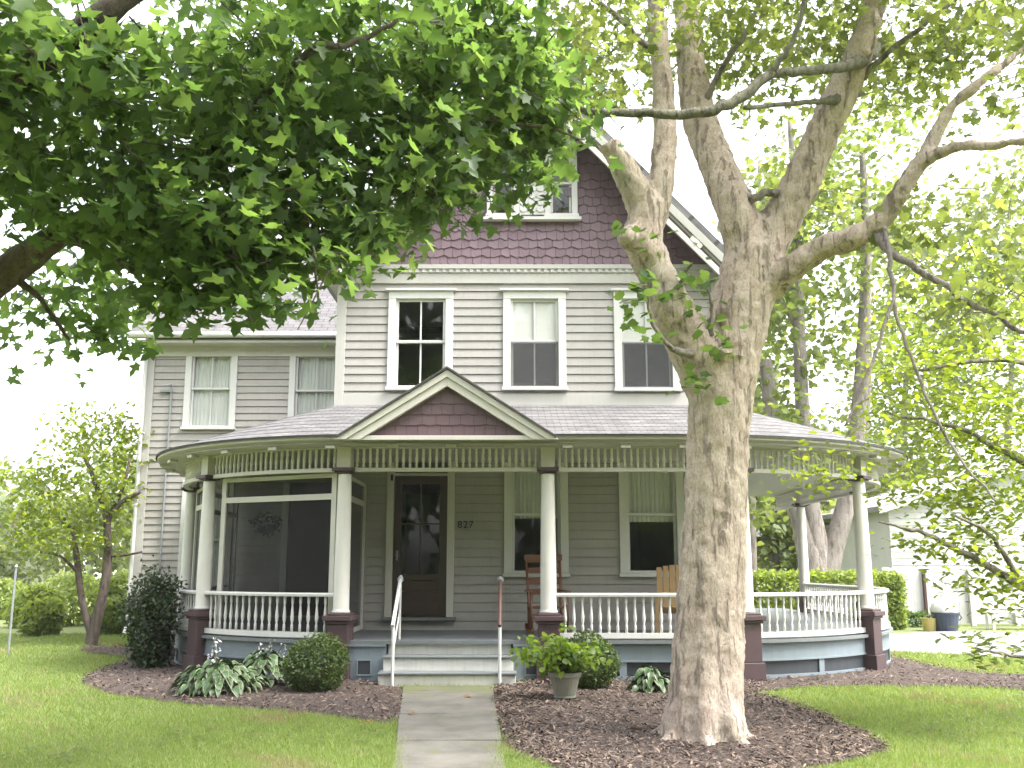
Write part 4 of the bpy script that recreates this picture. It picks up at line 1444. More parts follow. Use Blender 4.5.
# hostas: arching ribbed leaves with a cream margin
def hosta(label, x, y, r, n, h, flowers=0, group=None):
    t = thing('hosta', label, 'hosta', (x, y, 0), 0, group)
    V, FF, U = [], [], []
    na, nb = 8, 6
    for i in range(n):
        az = random.uniform(0, 2 * math.pi); q_ = (i + .5) / n
        reach = r * (.16 + .84 * math.sqrt(q_)) * random.uniform(.75, 1.1)
        hh = h * (1.0 - .62 * q_) * random.uniform(.75, 1.25)
        L = random.uniform(.12, .21); wd = L * random.uniform(.27, .36)
        d = Vector((math.cos(az), math.sin(az), 0)); s_ = Vector((-d.y, d.x, 0))
        base = Vector((x, y, 0)) + d * max(.02, reach - L) + Vector((0, 0, hh))
        tw = random.uniform(-.6, .6)
        i0 = len(V)
        for a in range(na + 1):
            ta = a / na
            w_ = wd * (math.sin(math.pi * min(1, ta * .93 + .05)) ** .75) * (1 - .25 * ta)
            ctr = base + d * L * ta * (1 - .12 * ta) + Vector((0, 0, L * (.22 * ta - .75 * ta * ta)))
            for b in range(nb + 1):
                tb = b / nb * 2 - 1
                p_ = ctr + (s_ * math.cos(tw) + Vector((0, 0, math.sin(tw)))) * w_ * tb
                p_.z += abs(tb) * w_ * .30 + .006 * math.sin(tb * 9)
                V.append(p_)
                U.append((max(abs(tb) ** 1.0, abs(2 * ta - 1) ** 6 if ta > .5 else 0), ta))
        for a in range(na):
            for b in range(nb):
                k = i0 + a * (nb + 1) + b
                FF.append((k, k + 1, k + nb + 2, k + nb + 1))
    V = np.array([tuple(v) for v in V]); V[:, 2] = np.maximum(V[:, 2], .045)
    fast_mesh('leaves', V, np.array(FF), 'leaf_hosta', t, uvs=np.array(U), smooth=True)
    if flowers:
        s2 = MB(); cen_ = []
        for k in range(flowers):
            a = random.uniform(0, 6.28); rr_ = random.uniform(.05, .25); hh = random.uniform(.55, .72)
            top = Vector((x + rr_ * math.cos(a) * 1.6, y + rr_ * math.sin(a), hh))
            s2.tube([(x + rr_ * .3 * math.cos(a), y, .1), ((x + top.x) / 2, (y + top.y) / 2, hh * .6), top], .005, 5)
            for j in range(9): cen_.append((top.x + random.gauss(0, .025), top.y + random.gauss(0, .02), hh - .02 * j))
        s2.build('flower_stalk', 'leaf_shrub', t)
        tag(leaves('flowers', np.array(cen_), .045, OVAL, 'hosta_flower', t, up=.2, droop=1.2), kind='stuff')
    return t
h1 = G(212, 697); h2 = G(262, 690); h3 = G(655, 697)
hosta('white-edged hosta spilling over the mulch at the far left of the bed, flowering', h1.x - .0, h1.y + .2, .66, 230, .36, 4)
hosta('white-edged hosta between the larger hosta and the round boxwood', h2.x - .05, h2.y + .3, .56, 190, .40, 3)
hosta('small white-edged hosta just left of the big trunk', h3.x, h3.y + .25, .40, 80, .30)

# ------------------------------------------------------------------ big tree in front of the house
TY = 9.45
tb = G(705, 742)
tree = thing('maple_tree', 'big pale-barked maple with a forked trunk standing in the front mulch bed', 'tree', (tb.x, tb.y, 0))
mb = MB()
def limb(pts, sub=5, seg=14):
    p_, r_ = pxline(pts, sub)
    mb.tube(p_, r_, seg)
limb([(703, 752, 48, TY), (704, 730, 41, TY), (706, 700, 36.5, TY), (708, 660, 34.5, TY), (711, 600, 33, TY), (715, 520, 31.5, TY), (718, 440, 31, TY), (722, 390, 33, TY), (732, 345, 32, TY), (744, 295, 31, TY), (753, 250, 27, TY)])
for a, ru in ((0, 34), (.9, 30), (1.9, 30), (2.7, 38), (3.6, 33), (4.6, 34), (5.4, 36)):      # root flare
    c0 = Vector((tb.x, tb.y, 0)); d = Vector((math.cos(a), math.sin(a), 0)); rr_ = ru * TY / F
    mb.tube([c0 + d * (rr_ + .28) + Vector((0, 0, -.06)), c0 + d * (rr_ * .95) + Vector((0, 0, .06)), c0 + d * rr_ * .62 + Vector((0, 0, .30)), c0 + d * rr_ * .4 + Vector((0, 0, .75))], [.035, .085, .13, .12], 10)
limb([(750, 262, 24, TY), (736, 212, 21, TY), (717, 165, 19, TY + .2), (700, 120, 18.5, TY + .4), (692, 70, 16, TY + .6), (688, 20, 14, TY + .8), (684, -60, 11, TY + 1.1), (676, -160, 8, TY + 1.4)])
limb([(757, 262, 25, TY), (777, 225, 21.5, TY), (800, 185, 20, TY - .1), (819, 140, 18, TY - .2), (838, 100, 18, TY - .3), (858, 55, 15.5, TY - .4), (876, 0, 12.5, TY - .5), (894, -60, 10, TY - .6), (920, -150, 7, TY - .8)])
limb([(750, 292, 22, TY), (772, 282, 17, TY - .1), (795, 266, 14, TY - .25), (822, 248, 13, TY - .4), (852, 238, 12.5, TY - .6), (880, 222, 11.5, TY - .7), (905, 185, 9.5, TY - .9), (928, 150, 8, TY - 1.0), (948, 112, 6.5, TY - 1.1), (978, 84, 5.5, TY - 1.2), (1015, 55, 4.5, TY - 1.2), (1060, 10, 3.5, TY - 1.3)])
limb([(915, 170, 7.5, TY - .95), (936, 154, 6.8, TY - 1.1), (960, 146, 6, TY - 1.3), (990, 146, 5.3, TY - 1.5), (1040, 138, 4.2, TY - 1.8)])
limb([(716, 385, 33, TY), (695, 348, 27, TY - .1), (672, 310, 23, TY - .2), (655, 270, 19, TY - .25), (643, 240, 21, TY - .3), (645, 212, 19, TY - .3), (630, 180, 15, TY - .35), (616, 155, 13, TY - .4), (609, 143, 11.5, TY - .42)])
limb([(645, 232, 18, TY - .3), (657, 200, 15, TY - .25), (664, 155, 13.5, TY - .2), (664, 105, 12, TY - .1), (659, 45, 10, TY), (652, -30, 8, TY + .1), (640, -120, 6, TY + .2)])
mb.lathe(P(629, 238, TY - .42) , [(.001, -.12), (.09, -.08), (.12, 0), (.09, .08), (.001, .12)], 10)
mb.lathe(P(722, 352, TY - .36), [(.001, -.08), (.06, -.05), (.08, 0), (.06, .05), (.001, .08)], 10)
remeshed('trunk', mb, 'bark_pale', tree, .027, .055, .16, 4)

def branch_set(parent, lines, mat, name='branch', seg=7, each=True):
    out = []
    for ln in lines:
        m_ = MB(); p_, r_ = pxline(ln, 5)
        p_ = [q + Vector((random.gauss(0, .008), random.gauss(0, .008), random.gauss(0, .008))) for q in p_]
        m_.tube(p_, r_, seg)
        out.append(m_.build(name, mat, parent, smooth=True))
    return out
branch_set(tree, [
    [(880, 44, 6.5, TY + .0), (862, 58, 9.5, TY - .4), (845, 66, 6.0, TY - .7), (800, 72, 5.0, TY - 1.0), (768, 75, 5.4, TY - 1.1), (746, 94, 6.0, TY - 1.15), (720, 108, 6.0, TY - 1.2), (690, 114, 5.6, TY - 1.2), (640, 113, 5.0, TY - 1.2), (600, 113, 4.2, TY - 1.2), (572, 106, 3, TY - 1.2)],
    [(768, 76, 4, TY - 1.1), (788, 50, 3.2, TY - 1.2), (800, 20, 2.6, TY - 1.3), (812, -30, 2, TY - 1.4)],
    [(862, 92, 3.6, TY + .05), (838, 99, 6, TY - .42), (822, 101, 3.4, TY - .6), (800, 103, 2.8, TY - .8), (742, 109, 2.2, TY - 1.1)]], 'bark_mossy')
branch_set(tree, [
    [(736, 190, 6, TY), (752, 200, 4.5, TY - .15), (764, 193, 4.2, TY - .2), (786, 196, 5, TY - .1)],
    [(690, 355, 5, TY - .3), (668, 345, 2.6, TY - .5), (652, 322, 2.0, TY - .6), (648, 290, 1.4, TY - .7)],
    [(710, 335, 3.6, TY - .3), (712, 310, 2.2, TY - .35), (708, 290, 1.4, TY - .4)],
    [(672, 300, 3, TY - .3), (684, 275, 1.8, TY - .4), (692, 262, 1.1, TY - .5)],
    [(872, 232, 6, TY - .65), (900, 258, 4.2, TY - 1.0), (950, 290, 3.4, TY - 1.3), (1000, 318, 2.8, TY - 1.6), (1050, 345, 2.3, TY - 1.9)],
    [(884, 226, 3.2, TY - .75), (890, 262, 2.4, TY - 1.0), (893, 300, 2.1, TY - 1.15), (878, 345, 1.8, TY - 1.2), (862, 390, 1.5, TY - 1.25), (846, 425, 1.0, TY - 1.3)],
    [(893, 300, 2, TY - 1.15), (906, 345, 1.8, TY - 1.25), (932, 408, 1.6, TY - 1.4), (962, 460, 1.3, TY - 1.6), (995, 500, 1.0, TY - 1.8)],
    [(845, 95, 4, TY - .3), (880, 60, 3.2, TY - .5), (930, 20, 2.6, TY - .8), (980, -20, 2, TY - 1)],
    [(700, 115, 4, TY + .4), (720, 70, 3.2, TY + .2), (748, 30, 2.6, TY), (770, -20, 2, TY)],
    [(660, 60, 4, TY), (620, 20, 3, TY - .2), (580, -10, 2.4, TY - .4)]], 'bark_grey')

def cloud(px, n_twig, n_leaf, spread, hole=None):
    """twig ends in a set of foliage masses: (u, v, ru, rv, Y, depth, weight)"""
    w_ = np.array([q[6] for q in px], float); w_ /= w_.sum()
    idx = RNG.choice(len(px), n_twig, p=w_)
    out = []
    for i in idx:
        u, v, ru, rv, y, dy, _ = px[i]
        d = RNG.normal(size=3); d /= np.linalg.norm(d); q = RNG.uniform() ** (1 / 3)
        p_ = P(u, v, y)
        k = y / F
        out.append((p_.x + d[0] * q * ru * k, y + d[1] * q * dy, p_.z + d[2] * q * rv * k))
    c_ = np.array(out)
    return c_, sprays(c_, n_leaf, spread)
tw, lp = cloud([
    (600, 30, 80, 75, 9.2, 1.2, 2.0), (575, 75, 45, 50, 8.6, .7, .9), (690, 40, 60, 40, 9.9, 1.2, .9), (760, 20, 70, 55, 9.6, 1.4, 1.3), (850, 0, 90, 60, 9.2, 1.6, 2.0), (950, 20, 110, 70, 8.8, 1.6, 2.6),
    (1010, 70, 70, 60, 8.4, 1.2, 1.3), (770, 80, 70, 45, 10.4, 1.0, .8), (900, 75, 60, 35, 9.6, 1.2, .9), (700, -120, 260, 120, 9.5, 2.4, 5.0), (930, -120, 200, 120, 9.0, 2.4, 4.0),
    (800, 190, 60, 70, 11.6, .9, .5), (950, 230, 80, 40, 8.6, 1.0, .7), (990, 290, 60, 50, 8.2, 1.0, .8)], 820, 12, .17)
leaves('crown', lp, .095, MAPLE, 'leaf_crown', tree, up=.5, droop=.5, jit=.45)
q = MB()
for i in range(0, len(tw), 2):
    c_ = Vector(tw[i]); d = Vector((random.gauss(0, .2), random.gauss(0, .2), random.gauss(-.1, .2)))
    q.tube([c_ - d * .7 - Vector((0, 0, .06)), c_, c_ + d * .5], [.006, .005, .003], 4, cap=False)
tag(q.build('twigs', 'bark_grey', tree), kind='stuff')
# suckers that sprout at the fork
tw, lp = cloud([(690, 285, 40, 30, TY - .55, .3, 1.2), (665, 250, 40, 20, TY - .7, .25, .5), (640, 310, 22, 55, TY - .75, .2, .9), (715, 330, 25, 40, TY - .45, .2, .8), (695, 390, 26, 30, TY - .5, .15, .7), (622, 230, 12, 30, TY - .7, .15, .3)], 46, 3, .07)
tag(leaves('sprouts', lp, .115, LOBED, 'leaf_maple', tree, up=.6, droop=.7), kind='stuff')

# ------------------------------------------------------------------ overhanging maple at the left
ltree = thing('maple_tree', 'dark green maple reaching over from the left, its leaves hiding the gable', 'tree', (-5.9, 7.2, 0))
mb = MB()
mb.tube(*catmull([(-5.9, 7.2, -.1), (-5.9, 7.2, .5), (-5.85, 7.2, 2.0), (-5.8, 7.15, 3.2), (-5.9, 7.1, 4.6), (-6.0, 7.0, 7.0)], [.55, .40, .34, .32, .27, .18], 4), 14)
def limb3(pts): p_, r_ = pxline(pts, 5); mb.tube(p_, r_, 12)
limb3([(-330, 480, 40, 7.15), (-200, 400, 28, 7.1), (-70, 325, 22, 7.0), (0, 276, 19, 6.9), (52, 240, 15, 6.8), (110, 205, 10, 6.7), (190, 165, 7.5, 6.6), (280, 120, 6, 6.6), (360, 85, 4.5, 6.8), (450, 65, 3, 7.2)])
limb3([(-300, 330, 36, 7.1), (-150, 200, 28, 6.4), (-40, 108, 23, 5.9), (40, 62, 19, 5.6), (110, 10, 15, 5.4), (190, -50, 11, 5.4), (300, -110, 7, 5.6)])
remeshed('trunk', mb, 'bark_dark', ltree, .04, .03, .2, 4)
branch_set(ltree, [
    [(190, 165, 6, 6.6), (240, 120, 4.5, 6.2), (310, 50, 4.2, 5.9), (345, 46, 3.4, 5.9), (400, 20, 2.2, 6.0)],
    [(280, 120, 4, 6.6), (340, 150, 3, 7.0), (420, 170, 2.2, 7.5), (500, 160, 1.5, 7.8)],
    [(60, 236, 6, 6.8), (110, 255, 3.4, 6.6), (150, 285, 2.0, 6.6), (175, 300, 1.2, 6.6)],
    [(190, 165, 4, 6.6), (225, 220, 2.6, 6.3), (245, 290, 1.6, 6.1), (250, 325, 1.0, 6.1)],
    [(280, 120, 4, 6.6), (300, 190, 2.6, 6.4), (315, 260, 1.6, 6.3), (318, 305, 1.0, 6.3)],
    [(10, 270, 6, 6.9), (40, 300, 2.6, 6.9), (70, 340, 1.6, 7.0)],
    [(360, 85, 3.2, 6.8), (440, 110, 2.4, 7.1), (530, 125, 1.6, 7.4), (585, 140, 1, 7.6)]], 'bark_dark')
LM = [(-120, 20, 150, 110, 5.2, 1.2, 2.2), (60, 90, 110, 75, 5.8, 1.1, 2.6), (90, 190, 90, 50, 6.2, .8, 1.5), (190, 100, 110, 85, 6.2, 1.1, 2.8), (180, 215, 80, 60, 6.4, .8, 1.6), (240, 240, 55, 55, 6.3, .6, 1.0),
      (300, 190, 80, 70, 6.5, .9, 1.9), (300, 60, 110, 80, 6.4, 1.2, 2.4), (400, 60, 100, 80, 6.9, 1.2, 2.4), (390, 160, 75, 55, 7.0, .8, 1.5), (350, 228, 55, 30, 6.8, .5, .7), (195, 292, 45, 24, 6.4, .4, .35), (430, 205, 40, 24, 7.2, .4, .35), (470, 90, 80, 70, 7.3, 1.0, 1.7), (480, 160, 60, 34, 7.5, .6, .8), (555, 130, 40, 34, 7.7, .5, .62),
      (500, 30, 55, 55, 7.2, .9, .9), (525, 95, 45, 45, 7.5, .6, .9), (250, 300, 30, 28, 6.2, .3, .26), (312, 300, 16, 30, 6.3, .25, .16), (160, 280, 30, 32, 6.6, .4, .35), (330, 260, 26, 20, 6.4, .3, .2), (525, 185, 22, 16, 7.5, .3, .14),
      (250, -110, 380, 110, 6.2, 2.2, 3.2), (-250, 150, 130, 140, 6.0, 1.6, 2.0),
      (-20, 150, 40, 40, 6.4, .6, .25)]
tw, lp = cloud(LM, 960, 14, .155)
tw2, lp2 = cloud([(70, 290, 70, 40, 7.6, .7, 1.4), (60, 340, 80, 28, 7.8, .6, .5), (110, 310, 45, 45, 7.4, .6, .9), (20, 330, 30, 24, 7.8, .4, .2), (20, 190, 34, 40, 7.4, .5, .25)], 74, 7, .13)
lp = np.concatenate([lp, lp2]); tw = np.concatenate([tw, tw2])
leaves('crown', lp, .110, MAPLE, 'leaf_maple', ltree, up=.5, droop=.7, jit=.45)
q = MB()
for i in range(0, len(tw) - 74, 2):
    c_ = Vector(tw[i]); d = Vector((random.gauss(.1, .2), random.gauss(0, .2), random.gauss(-.1, .15)))
    q.tube([c_ - d * .8 + Vector((0, 0, .04)), c_, c_ + d * .4], [.007, .005, .003], 4, cap=False)
tag(q.build('twigs', 'bark_dark', ltree), kind='stuff')

# ------------------------------------------------------------------ yellow-green tree at the right edge
rt = thing('dogwood_tree', 'yellow-green dogwood leaning in from the right edge over the driveway', 'tree', (7.6, 10.6, 0))
mb = MB()
mb.tube(*catmull([(7.6, 10.6, -.1), (7.55, 10.6, .6), (7.4, 10.6, 1.6), (7.5, 10.7, 2.8), (7.3, 10.8, 4.2)], [.16, .12, .11, .09, .05], 4), 10)
remeshed('trunk', mb, 'bark_grey', rt, .03, .02, .15, 3)
branch_set(rt, [
    [(1170, 640, 7, 10.6), (1090, 612, 5.5, 10.3), (1024, 588, 4.2, 10.0), (980, 562, 3.4, 9.8), (935, 538, 2.4, 9.7), (900, 527, 1.5, 9.7), (880, 522, .9, 9.7)],
    [(1024, 588, 3.2, 10.0), (1002, 552, 2.6, 9.7), (985, 530, 1.9, 9.5), (955, 515, 1.2, 9.4)],
    [(1180, 560, 6, 10.6), (1090, 500, 4.6, 10.4), (1010, 455, 3.2, 10.2), (950, 425, 2.2, 10.2), (890, 415, 1.2, 10.3)],
    [(1180, 420, 5, 10.7), (1080, 380, 4, 10.5), (1000, 360, 2.6, 10.3), (920, 370, 1.6, 10.2)],
    [(1150, 690, 3, 10.3), (1060, 665, 2.2, 9.6), (1010, 655, 1.5, 9.4), (975, 650, .9, 9.3)]], 'bark_grey')
tw, lp = cloud([
    (960, 380, 75, 50, 10.4, .9, 1.5), (900, 420, 60, 45, 10.6, .8, 1.1), (1000, 440, 60, 50, 10.2, .9, 1.3), (930, 480, 60, 35, 10.2, .8, 1.0), (1000, 520, 45, 40, 10.0, .7, .9), (945, 545, 45, 26, 9.8, .6, .6),
    (885, 440, 18, 10, 10.0, .4, .10), (815, 470, 42, 15, 9.9, .3, .42), (960, 300, 70, 45, 10.6, .9, 1.0), (1005, 590, 40, 24, 9.8, .5, .4), (1090, 420, 120, 150, 10.5, 1.5, 4.0), (900, 350, 40, 40, 11, .8, .5)], 640, 11, .15)
leaves('crown', lp, .085, OVAL, 'leaf_yellow', rt, up=.6, droop=.4)
tw, lp = cloud([(1005, 655, 38, 14, 9.4, .4, 1.0), (975, 640, 20, 10, 9.4, .3, .3), (1000, 618, 30, 18, 9.5, .4, .5)], 26, 6, .08)
leaves('low_leaves', lp, .10, OVAL, 'leaf_crown', rt, up=.7, droop=.4)

# ------------------------------------------------------------------ trees of the background
def simple_tree(name, label, base, stems, masses, n_twig, n_leaf, spread, leaf, lmat, bmat, tm=OVAL, group=None, up=.5, voxel=None):
    t = thing(name, label, 'tree', (base[0], base[1], 0), 0, group)
    mb_ = MB()
    for s_ in stems:
        p_, r_ = pxline(s_, 4); mb_.tube(p_, r_, 9)
    mb_.build('trunk', bmat, t, smooth=True)
    tw_, lp_ = cloud(masses, n_twig, n_leaf, spread)
    leaves('crown', lp_, leaf, tm, lmat, t, up=up)
    return t
simple_tree('ornamental_tree', 'small twin-stemmed tree on the lawn left of the house', tuple(G(91, 650))[:2],
    [[(91, 652, 6.5, 20), (93, 634, 6, 20), (104, 590, 4.6, 20), (108, 550, 4.0, 20), (108, 520, 3.4, 20), (122, 502, 2.6, 20), (140, 492, 1.8, 20)],
     [(92, 636, 4, 20), (82, 600, 3.4, 20), (77, 560, 3, 20), (72, 530, 2, 20), (55, 520, 1.4, 20)],
     [(108, 525, 2.8, 20), (96, 485, 2.4, 20.2), (84, 455, 1.8, 20.3), (76, 435, 1.2, 20.4)], [(112, 510, 2, 20), (124, 485, 1.6, 19.8), (130, 458, 1.2, 19.8)],
     [(80, 575, 1.8, 20), (60, 556, 1.4, 19.8), (40, 552, 1, 19.7)], [(106, 556, 1.8, 20), (125, 555, 1.4, 20), (142, 552, 1, 20)]],
    [(92, 425, 42, 24, 20.4, .8, .45), (125, 440, 18, 30, 20.2, .6, .3), (95, 460, 50, 34, 20.2, .9, 1.3), (60, 500, 50, 28, 20, .9, 1.1), (118, 500, 30, 34, 20, .8, .9), (30, 530, 40, 26, 19.8, .8, .8), (75, 540, 50, 20, 19.8, .8, .8), (20, 480, 30, 20, 20, .8, .4)], 360, 10, .19, .12, 'leaf_yellow', 'bark_dark')
# trees beyond the porch on the right
simple_tree('forked_tree', 'large grey tree splitting into three stems behind the right end of the porch', tuple(P(818, 590, 30))[:2],
    [[(817, 608, 19, 30), (817, 580, 17, 30), (803, 530, 10, 30), (790, 490, 9, 30), (776, 440, 8, 30), (765, 360, 7, 30)],
     [(817, 580, 15, 30), (815, 540, 12, 30), (808, 490, 9, 30), (802, 400, 7, 30), (798, 300, 6, 30), (795, 200, 4, 30), (790, 120, 3, 30)],
     [(822, 585, 14, 30), (834, 545, 10.5, 30), (848, 495, 9, 30), (858, 420, 8, 30), (864, 330, 6.5, 30), (866, 240, 5, 30), (862, 150, 3, 30)],
     [(798, 330, 3, 30), (780, 300, 2, 30), (765, 285, 1.4, 30)]],
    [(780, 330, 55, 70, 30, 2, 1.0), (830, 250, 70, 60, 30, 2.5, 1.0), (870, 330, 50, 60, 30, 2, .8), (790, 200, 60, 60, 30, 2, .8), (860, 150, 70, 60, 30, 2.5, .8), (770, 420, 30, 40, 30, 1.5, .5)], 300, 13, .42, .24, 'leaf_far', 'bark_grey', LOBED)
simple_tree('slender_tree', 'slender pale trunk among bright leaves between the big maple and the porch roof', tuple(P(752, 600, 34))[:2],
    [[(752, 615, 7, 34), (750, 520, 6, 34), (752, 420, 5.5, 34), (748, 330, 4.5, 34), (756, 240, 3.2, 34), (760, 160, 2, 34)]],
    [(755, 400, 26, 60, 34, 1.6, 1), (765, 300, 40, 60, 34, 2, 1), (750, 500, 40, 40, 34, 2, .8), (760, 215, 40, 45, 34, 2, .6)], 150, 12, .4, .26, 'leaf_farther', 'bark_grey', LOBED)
BG = [
    ('bright leafy tree behind the clipped hedge, seen under the porch roof', 775, 600, 38, [(775, 520, 45, 55, 38, 2.5, 1), (760, 440, 40, 50, 38, 2, .7)], 230),
    ('bright leafy tree rising behind the roof of the white garage', 905, 590, 52, [(905, 430, 65, 90, 52, 4, 1), (930, 320, 60, 80, 52, 4, .8), (900, 230, 60, 60, 52, 4, .5)], 420),
    ('tall pale tree behind the garage at the far right edge', 1010, 590, 48, [(1010, 330, 80, 110, 48, 4, 1), (1030, 220, 80, 80, 48, 4, .7)], 340),
    ('low bright tree between the forked tree and the garage', 868, 595, 40, [(866, 540, 34, 46, 40, 2, 1), (850, 470, 40, 45, 40, 2, .8)], 230),
]
for lab, u, v, y, ms, n in BG:
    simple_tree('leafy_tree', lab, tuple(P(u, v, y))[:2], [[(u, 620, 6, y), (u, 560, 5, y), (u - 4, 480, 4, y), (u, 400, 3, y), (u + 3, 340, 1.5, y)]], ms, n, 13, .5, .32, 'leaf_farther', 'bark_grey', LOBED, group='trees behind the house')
BGL = [
    ('pale distant tree at the left edge beyond the shrubs', 15, 595, 60, [(10, 540, 55, 50, 60, 4, 1), (-50, 500, 60, 70, 60, 4, 1)], 260),
    ('pale distant tree behind the small twin-stemmed tree', 90, 595, 55, [(95, 540, 55, 55, 55, 4, 1), (130, 500, 40, 60, 55, 4, .6)], 260),
]
for lab, u, v, y, ms, n in BGL:
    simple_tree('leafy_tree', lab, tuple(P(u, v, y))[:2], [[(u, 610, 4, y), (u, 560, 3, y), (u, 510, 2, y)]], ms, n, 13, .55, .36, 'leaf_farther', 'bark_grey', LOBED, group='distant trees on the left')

# shrubs beyond the lawn at the left
SH = [(40, 614, 26, 26.0, 28, 'mid green mounded shrub at the left of the shrub row'), (75, 612, 38, 27.0, 38, 'broad mounded shrub behind the small tree'), (118, 608, 26, 27.5, 38, 'tall mounded shrub beside the corner of the house'),
      (42, 630, 21, 23.0, 18, 'low round shrub in front of the shrub row'), (112, 634, 20, 23.5, 16, 'low shrub to the right of the small tree'), (2, 605, 26, 30.0, 28, 'pale flowering shrub at the left edge of the photo')]
for u, v, ru, y, rv, lab in SH:
    p_ = P(u, v, y); k = y / F
    ball_shrub('shrub', lab, 'shrub', (p_.x, y, max(.4, p_.z)), (ru * k, ru * k * .8, max(rv * k, p_.z * .9)), 2800, .13, 'leaf_bush', stems=True, group='shrubs beyond the lawn', lump=.16)

# clipped hedge behind the porch on the right
hx0, hx1 = 5.2, xf(893, 590, 25.5)
t = thing('hedge', 'long clipped green hedge behind the right side of the porch', 'hedge', ((hx0 + hx1) / 2, 25.5, 0))
n = 15000
top = zf(575, 25.5)
p_ = np.column_stack([RNG.uniform(hx0, hx1, n), RNG.uniform(25.0, 26.0, n), RNG.uniform(.05, top, n)])
f_ = RNG.integers(0, 4, n)
jit = RNG.normal(0, .05, n)
p_[f_ == 0, 1] = 25.0 + jit[f_ == 0]; p_[f_ == 1, 2] = top + jit[f_ == 1]; p_[f_ == 2, 0] = hx1 + jit[f_ == 2] * 1.5
leaves('foliage', p_, .10, OVAL, 'leaf_bush', t, up=.3)
s_ = MB()
for k in range(12): s_.tube([(hx0 + (hx1 - hx0) * (k + .5) / 12, 25.5, 0), (hx0 + (hx1 - hx0) * (k + .5) / 12 + .1, 25.5, top * .8)], .03, 5)
s_.build('stems', 'bark_dark', t)

# ------------------------------------------------------------------ garage, fence and things beyond the driveway
GY = 30.0
gx0 = xf(890, 540, GY); gxr = xf(1085, 540, GY); gx1 = 2 * gxr - gx0
ge = zf(508, GY); gr = ge + (gxr - gx0) * .29
gt = thing('garage', 'white clapboard garage with a low pale gable beyond the driveway', 'garage', (gxr, GY, 0))
m_ = MB()
siding(m_, gx0, gx1, 0, ge, GY, (), .2)
m_.face([(gx0, GY - .01, ge), (gx1, GY - .01, ge), (gxr, GY - .01, gr)])
for x in (gx0, gx1): m_.face([(x, GY, 0), (x, GY + 9, 0), (x, GY + 9, ge), (x, GY, ge)])
m_.face([(gx0, GY + 9, 0), (gx1, GY + 9, 0), (gx1, GY + 9, ge), (gxr, GY + 9, gr), (gx0, GY + 9, ge)])
m_.build('wall', 'far_white', gt)
m_ = MB(); rb = MB()
for s_ in (-1, 1):
    e = (gxr + s_ * (gxr - gx0 + .45), ge - .13)
    m_.prism([(e[0], e[1]), (gxr, gr), (gxr, gr + .16), (e[0], e[1] + .16)], GY - .45, GY + 9.4)
    rb.prism([(e[0], e[1] - .06), (gxr, gr - .06), (gxr, gr + .10), (e[0], e[1] + .10)], GY - .50, GY - .452)
    rb.prism([(e[0] - s_ * .3, e[1] - .12 + .3 * .29), (gxr, gr - .21), (gxr, gr - .09), (e[0] - s_ * .3, e[1] + .3 * .29)], GY - .06, GY - .015)
m_.build('roof', 'roof_far', gt); rb.build('rake_board', 'far_white', gt)

FY = 26.6
fx0 = xf(884, 600, FY)
fn = thing('board_fence', 'white vertical board fence across the end of the driveway', 'fence', (fx0, FY, 0))
ft = zf(568, FY)
m_ = MB(); x = fx0
while x < 19:
    w_ = .20
    if not (11.25 < x < 11.45):
        m_.box(x + .004, x + w_ - .004, FY - .015 + random.uniform(-.004, .004), FY + .015, .06, ft + random.uniform(-.02, .02) - (.12 if x > xf(930, 600, FY) else 0))
    x += w_
m_.build('boards', 'fence_white', fn)
m_ = MB(); m_.box(fx0, 19, FY + .018, FY + .07, .4, .5); m_.box(fx0, 19, FY + .018, FY + .07, ft - .4, ft - .3); m_.build('rail', 'fence_white', fn)
for u, mt in ((886, 'fence_white'), (926, 'red_brown'), (972, 'fence_white'), (1016, 'fence_white')):
    x = xf(u, 600, FY - .1)
    hw_ = .035 if mt == 'red_brown' else .06
    m_ = MB(); m_.box(x - hw_, x + hw_, FY - .12, FY - .02, 0, ft - .02); o = m_.build('post', mt, fn, bevel=.01)
    if mt == 'red_brown': o['label'] = 'dark red gate post'

bx_ = P(946, 622, 24.6)
t = thing('plastic_tub', 'dark blue plastic tub at the edge of the driveway by the fence', 'tub', (bx_.x, 24.6, 0))
q = MB(); q.lathe((0, 0, 0), [(.24, 0), (.26, .02), (.31, .40), (.34, .41), (.34, .45), (.30, .45), (.28, .40)], 20); q.build('body', 'blue_plastic', t, local=True)
q = MB(); q.tube([(-.34, 0, .40), (-.40, 0, .32), (-.33, 0, .26)], .015, 6); q.build('handle', 'blue_plastic', t, local=True); q = MB(); q.tube([(.34, 0, .40), (.40, 0, .32), (.33, 0, .26)], .015, 6); q.build('handle', 'blue_plastic', t, local=True)
t = thing('white_sack', 'rumpled white sack sitting in the blue tub by the fence', 'sack', (bx_.x - .03, 24.6, .38))
q = MB(); q.lathe((0, 0, 0), [(.24, 0), (.30, .06), (.31, .16), (.27, .27), (.20, .36), (.12, .42), (.05, .46), (.07, .50), (.001, .50)], 22)
sk = q.build('body', 'far_white', t, local=True, smooth=True)
tx = bpy.data.textures.new('sack', 'CLOUDS'); tx.noise_scale = .12
dm = sk.modifiers.new('d', 'DISPLACE'); dm.texture = tx; dm.strength = .16
ye_ = P(930, 628, 24.7)
t = thing('yellow_bucket', 'yellow bucket left of the blue tub beside the driveway', 'bucket', (ye_.x, 24.7, 0))
q = MB(); q.lathe((0, 0, 0), [(.15, 0), (.19, .28), (.205, .285), (.205, .31), (.18, .31), (.17, .25)], 18); q.build('body', 'yellow_plastic', t, local=True)
q = MB(); q.tube([(-.2, 0, .29), (-.15, -.12, .36), (0, -.18, .40), (.15, -.12, .36), (.2, 0, .29)], .007, 6); q.build('handle', 'metal_grey', t, local=True)

